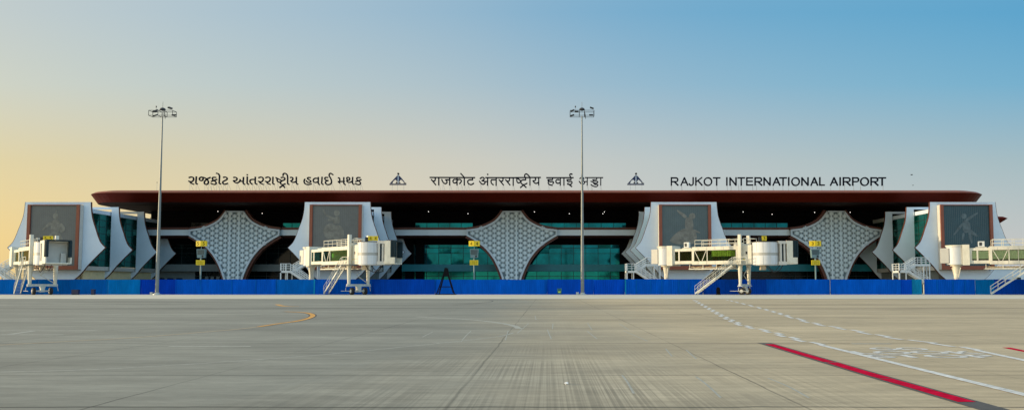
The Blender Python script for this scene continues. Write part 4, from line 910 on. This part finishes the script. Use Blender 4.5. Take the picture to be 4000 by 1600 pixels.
    st_ = part('stair', M['steelw'], T, lambda b: ([b.bar((sx, y, 3.9), (sx-ln, y, .12), .07, .2) for y in (-2.2, -1.45)], [b.box(sx-ln*(i+.5)/19-.13, sx-ln*(i+.5)/19+.13, -2.16, -1.49, 3.9-3.78*(i+.5)/19-.02, 3.9-3.78*(i+.5)/19+.02) for i in range(19)]))
    def srl(b):
        for y in (-2.22, -1.43):
            for h in (.5, .95): b.tube([(sx, y, 3.95+h), (sx-ln, y, .2+h)], .03, 6)
            for i in range(7): xx = sx-ln*i/6; zz_ = 3.95-3.75*i/6; b.tube([(xx, y, zz_), (xx, y, zz_+.95)], .025, 6)
            b.tube([(sx, y, 4.9), (sx+.5, y, 4.95), (sx+.5, y, 4.0)], .03, 6)
    part('stair_rail', M['steelw'], st_, srl)
    part('ladder', M['steelw'], T, lambda b: ([b.tube([(uc-1.0, y, .1), (uc-1.0, y, 3.9)], .03, 6) for y in (-1.35, -.75)], [b.tube([(uc-1.0, -1.35, .3+.32*i), (uc-1.0, -.75, .3+.32*i)], .02, 5) for i in range(11)])) if False else None
    return T
M['steelw'] = mat('painted_steel', (.50, .52, .48), .5, var=.15)
def cabxy(px, Y=101.2): return ((px-PX)*Y/F, Y)
B1 = bridge(cabxy(191), 45, 17.5, 4, 'boarding bridge nearest the golden roof end, seen end on with dark canopy', '55')
B2 = bridge(cabxy(1448), 45, 15.8, 38, 'boarding bridge with a hi vis worker standing in its tunnel, sign 4 4', '44')
B3 = bridge(cabxy(2990), 37, 14.6, 38, 'boarding bridge seen side on with olive reflections painted in its windows and one sign 3', '3', ln=5.4, glass='midglass', refl_strip=('refl_olive', .42, 1.0, 5.15, 5.93), sign_dx=-.75, ac=True)
B4 = bridge(cabxy(4165), 25, 12.8, 25, 'boarding bridge cut by the frame edge with pale painted reflections in its windows', '2', ln=5.2, glass='clearglass', refl_strip=('refl_cream', 0, 1, 4.78, 5.93), bars=3, ac=True)
# ------------------------------------------------------------------ worker in the tunnel
def person():
    p = at(1306, 1005, 108.2); base = Vector((-29.75, 107.05, 4.335))
    T = empty('person', base, R(-20)); T.scale = (.93, .93, .89)
    nodes = {'pel': (0, 0, .93, .135), 'wai': (0, 0, 1.08, .13), 'che': (0, .01, 1.30, .155), 'neck': (0, .01, 1.47, .06), 'hd0': (0, 0, 1.56, .085), 'hd1': (0, .0, 1.66, .10), 'hd2': (0, .01, 1.72, .07),
             'sl': (-.17, 0, 1.40, .07), 'el': (-.24, -.03, 1.14, .048), 'wl': (-.22, -.20, .98, .034), 'hl': (-.21, -.27, .95, .038), 'sr': (.17, 0, 1.40, .07), 'er': (.24, 0, 1.13, .048), 'wr': (.25, -.08, .90, .034), 'hr': (.25, -.11, .82, .038),
             'tl': (-.09, 0, .86, .10), 'kl': (-.11, -.02, .48, .065), 'al': (-.11, .02, .08, .045), 'fl': (-.12, -.15, .04, .04), 'tr': (.09, 0, .86, .10), 'kr': (.12, 0, .48, .065), 'ar': (.13, .03, .08, .045), 'fr': (.14, -.14, .04, .04)}
    ed = [('pel', 'wai'), ('wai', 'che'), ('che', 'neck'), ('neck', 'hd0'), ('hd0', 'hd1'), ('hd1', 'hd2'), ('che', 'sl'), ('sl', 'el'), ('el', 'wl'), ('wl', 'hl'), ('che', 'sr'), ('sr', 'er'), ('er', 'wr'), ('wr', 'hr'), ('pel', 'tl'), ('tl', 'kl'), ('kl', 'al'), ('al', 'fl'), ('pel', 'tr'), ('tr', 'kr'), ('kr', 'ar'), ('ar', 'fr')]
    for s, hn in ((-1, 'hl'), (1, 'hr')):
        h = Vector(nodes[hn][:3])
        for q in range(5):
            k = hn+str(q); nodes[k] = (h.x+(q-2)*.017, h.y-.045 if q else h.y-.01, h.z-.05-.008*(2-abs(q-2)), .009); ed.append((hn, k))
    ks = list(nodes); me = bpy.data.meshes.new('body'); me.from_pydata([nodes[k][:3] for k in ks], [(ks.index(a), ks.index(c)) for a, c in ed], [])
    o = bpy.data.objects.new('body', me); COL.objects.link(o); o.parent = T; me.materials.append(M['skin'])
    md = o.modifiers.new('skin', 'SKIN'); 
    for i, k in enumerate(ks): v = me.skin_vertices[0].data[i]; v.radius = (nodes[k][3],)*2; v.use_root = (k == 'pel')
    o.modifiers.new('sub', 'SUBSURF').levels = 1; o.modifiers['sub'].render_levels = 1
    part('hi_vis_jacket', M['hvis'], T, lambda b: b.tube([(0, 0, .84), (0, 0, 1.0), (0, .01, 1.3), (0, .01, 1.42), (0, .01, 1.48)], [.19, .18, .205, .19, .09], 16), True)
    part('trousers', M['navyb'], T, lambda b: [b.tube([(s*.09, 0, .9), (s*.115, -.01, .48), (s*.12, .02, .09)], [.12, .085, .075], 12) for s in (-1, 1)], True)
    part('helmet', M['helmet'], T, lambda b: b.tube([(0, 0, 1.68), (0, 0, 1.72), (0, 0, 1.78), (0, 0, 1.82)], [.135, .125, .1, .03], 14), True)
    tag(T, 'worker in hi vis jacket and white helmet standing behind the bridge window', 'person')
person()
# ------------------------------------------------------------------ fixed stairs beside the gates
def service_stair(px0, Yc, label, mirror=1):
    x0 = X(px0, Yc); T = empty('service_stair', (x0, Yc, 0)); tag(T, label, 'outdoor stair', 'white steel service stairs beside the gates'); m = M['stairw']
    zl, zu = 3.45, 4.5
    def rail(b, pts, h=1.05, posts=3):
        for k in (h, h*.66, h*.33): b.tube([(p[0], p[1], p[2]+k) for p in pts], .045, 6)
        for a, c in zip(pts, pts[1:]):
            for i in range(posts+1): t = i/posts; b.bar([a[j]+(c[j]-a[j])*t for j in range(3)], [a[j]+(c[j]-a[j])*t+(h if j == 2 else 0) for j in range(3)], .07)
    part('landing', m, T, lambda b: (b.box(0, 1.6, 0, 2.4, zl-.3, zl), [b.box(x, x+.16, y, y+.16, 0, zl+1.1) for x in (0, ) for y in (0, 2.24)], [b.box(x, x+.14, y, y+.14, 0, zl-.3) for x in (1.0,) for y in (.02, 2.2)]))
    part('landing_rail', m, T, lambda b: (rail(b, [(.08, .05, zl), (1.55, .05, zl)], 1.05, 2), rail(b, [(.08, .05, zl), (.08, 2.3, zl)], 1.05, 2)))
    part('lower_flight', m, T, lambda b: ([b.bar((1.55, y, zl-.15), (6.4, y, .1), .09, .34) for y in (.06, 1.1)], [b.box(1.6+4.8*i/16, 1.9+4.8*i/16, .1, 1.05, zl-.15-3.3*i/16, zl-.11-3.3*i/16) for i in range(16)]))
    part('lower_rail', m, T, lambda b: [rail(b, [(1.6, y, zl), (5.0, y, 1.1)], .95, 5) for y in (.06, 1.1)])
    part('upper_flight', m, T, lambda b: ([b.bar((1.5, y, zl-.1), (3.3, y, zu-.05), .09, .36) for y in (1.3, 2.35)], [b.box(1.5+1.7*i/6, 1.78+1.7*i/6, 1.34, 2.3, zl+.15*i, zl+.15*i+.04) for i in range(6)], b.box(3.25, 5.4, 1.26, 2.4, zu-.34, zu)))
    part('upper_rail', m, T, lambda b: [rail(b, [(1.5, y, zl), (3.3, y, zu), (5.3, y, zu)], 1.0, 3) for y in (1.3, 2.36)])
    part('post', m, T, lambda b: [b.box(x, x+.16, y, y+.16, 0, zu-.35) for x in (4.3, 5.2) for y in (1.3, 2.2)])
service_stair(1095, 117, 'white steel stair beside the gate whose bridge holds a worker')
service_stair(2447, 117, 'white steel stair beside the rotunda of bridge 3')
service_stair(3511, 117, 'white steel stair beside the last gate, above the cyan hoarding sheet')
service_stair(-60, 113, 'white steel stair cut by the frame edge behind the end on bridge')
# ------------------------------------------------------------------ guidance posts
def guide(px, num, label, blank=False):
    Yq = 113.; x = X(px, Yq); k = Yq/F; T = empty('guidance_post', (x, Yq, 0)); tag(T, label, 'guidance post', 'aircraft docking guidance posts'); z = lambda p: Z(p, Yq)
    part('pole', M['steelt'], T, lambda b: (b.tube([(0, .1, 0), (0, .1, z(1006))], .11, 10), b.tube([(0, .1, z(972)), (0, .1, z(958))], .04, 8)))
    for i, (a, c, t) in enumerate(((-22*k, -1*k, .35), (-.5*k, 22*k, -.12))):
        b = MB(); b.T = Matrix.Translation((0, 0, 0)); b.add([(a, -.1+.25*(i == 0), z(961)), (c, -.1 if i == 0 else -.1, z(961)), (c, -.1, z(940)), (a, -.1+.25*(i == 0), z(940)), (a, .2, z(961)), (c, .2, z(961)), (c, .2, z(940)), (a, .2, z(940))], [(0,1,2,3),(7,6,5,4),(0,4,5,1),(1,5,6,2),(2,6,7,3),(3,7,4,0)])
        s_ = b.build('stand_sign', M['yellow'], T)
        part('numeral', M['ink'], s_, lambda b: text_geo(num, b, (a+c)/2-.14, z(957), .30, z(944)-z(957), -.115 if i else -.115))
    part('display', M['steelt'], T, lambda b: (b.prism([(-17*k, z(972)), (17*k, z(972)), (14*k, z(1006)), (-14*k, z(1006))], -.05, .5)))
    part('screen', M['screen2'], T, lambda b: (b.prism([(-14*k, z(975)), (14*k, z(975)), (12.5*k, z(994)), (-12.5*k, z(994))], -.075, -.053)))
    part('sensor', M['lamp'], T, lambda b: b.box(4*k, 11*k, -.075, -.053, z(1004), z(996)))
    p = part('notice', M['yellow'], T, lambda b: b.box(-17*k, 16.5*k, -.12, -.02, z(1034.5), z(1015)))
    part('notice_lines', M['ink'], p, lambda b: [b.box(-13*k+j*5.4*k, -13*k+j*5.4*k+(3.2+((j*7+r*3) % 3))*k*.8, -.127, -.122, z(yy+1.2), z(yy-1.2)) for r, yy in enumerate((1021, 1028.5)) for j in range(5)])
M['steelt'] = mat('grey_teal_steel', (.15, .24, .25), .5, var=.1)
guide(784, '5', 'guidance post with yellow stand sign 5 5 near the golden roof end')
guide(1852, '4', 'guidance post with yellow stand sign 4 4 before the teal glass')
guide(3186, '3', 'guidance post with yellow stand sign 3 3 beside the last lattice diamond')
# ------------------------------------------------------------------ small things at the hoarding foot
Yt = 102.6; T = empty('trestle', (X(1743, Yt), Yt, 0)); tag(T, 'tall black A shaped trestle standing before the smooth blue hoarding', 'trestle'); k = Yt/F
part('leg', M['ink'], T, lambda b: (b.bar((-36*k, -.2, .05), (-7*k, 0, Z(1062, Yt)), .13), b.bar((-29*k, -.1, .3), (-4*k, 0, Z(1062, Yt)), .07)))
part('leg', M['ink'], T, lambda b: (b.bar((34*k, -.2, .05), (6*k, 0, Z(1062, Yt)), .13), b.bar((27*k, -.1, .3), (3*k, 0, Z(1062, Yt)), .07)))
part('leg', M['ink'], T, lambda b: (b.bar((-30*k, .9, .05), (-5*k, .1, Z(1062, Yt)), .10), b.bar((30*k, .9, .05), (5*k, .1, Z(1062, Yt)), .10)))
part('crossbar', M['ink'], T, lambda b: b.box(-26*k, 24*k, -.12, -.02, Z(1120.5, Yt), Z(1117.5, Yt)))
part('base_bar', M['ink'], T, lambda b: b.box(-41*k, 42*k, -.35, -.2, .02, .12))
part('hood', M['ink'], T, lambda b: b.prism([(-13*k, Z(1078, Yt)), (13*k, Z(1078, Yt)), (7*k, Z(1048, Yt)), (2*k, Z(1045, Yt)), (-5*k, Z(1045, Yt)), (-8*k, Z(1056, Yt))], -.16, .25))
T = empty('box_lamp', (X(2185, 103), 103, 0)); tag(T, 'small teal box lamp on the ground before the dark blue hoarding', 'lamp')
part('housing', M['teallamp'], T, lambda b: (b.box(-.29, -.18, -.15, .15, .2, .86), b.box(.18, .29, -.15, .15, .2, .86), b.box(-.29, .29, -.15, .15, .14, .3), b.box(-.27, .27, .05, .15, .3, .84)))
part('lens', M['hvis'], T, lambda b: b.box(-.16, .16, -.1, -.02, .32, .46)); part('foot', M['steelt'], T, lambda b: (b.box(-.2, -.12, -.1, .1, 0, .14), b.box(.12, .2, -.1, .1, 0, .14)))
T = empty('bollard', (X(2804, 103), 103, 0)); tag(T, 'short dark round topped bollard under the stair of bridge 3', 'bollard')
part('post', M['ink'], T, lambda b: b.tube([(0, 0, 0), (0, 0, .75), (0, 0, .95), (0, 0, 1.03)], [.27, .26, .2, .06], 14)); part('base', M['lamp'], T, lambda b: b.cyl(0, 0, 0, .06, .34, 14))
for px, wd, hh, lab in ((300, .9, .62, 'low dark cabinet before the pale blue hoarding panel'), (369, .42, .68, 'narrow dark cabinet beside the low one, nearer the mast')):
    T = empty('floor_cabinet', (X(px, 103.2), 103.2, 0)); tag(T, lab, 'cabinet', 'dark cabinets at the hoarding foot')
    part('body', M['cab'] if 'cab' in M else M['navyb'], T, lambda b: b.box(-wd/2, wd/2, -.2, .2, .06, hh)); part('lid', M['lamp'], T, lambda b: b.box(-wd/2-.03, wd/2+.03, -.23, .23, hh+.002, hh+.05)); part('foot', M['lamp'], T, lambda b: b.box(-wd/2+.04, wd/2-.04, -.16, .16, 0, .058))
# low white building beyond the frame edge end
T = empty('annex_building', (X(3985, 175), 175, 0)); tag(T, 'low pale flat roofed building seen beyond the last bridge', 'building')
part('wall', M['fin'], T, lambda b: b.box(-8, 30, 0, 12, 0, 5.0)); part('roof', M['roofw'], T, lambda b: b.box(-8.3, 30.3, -.3, 12.3, 5.003, 5.4)); part('window', M['mull'], T, lambda b: [b.box(x, x+1.0, -.04, -.003, 1.6, 3.0) for x in (-1, 3, 7)])
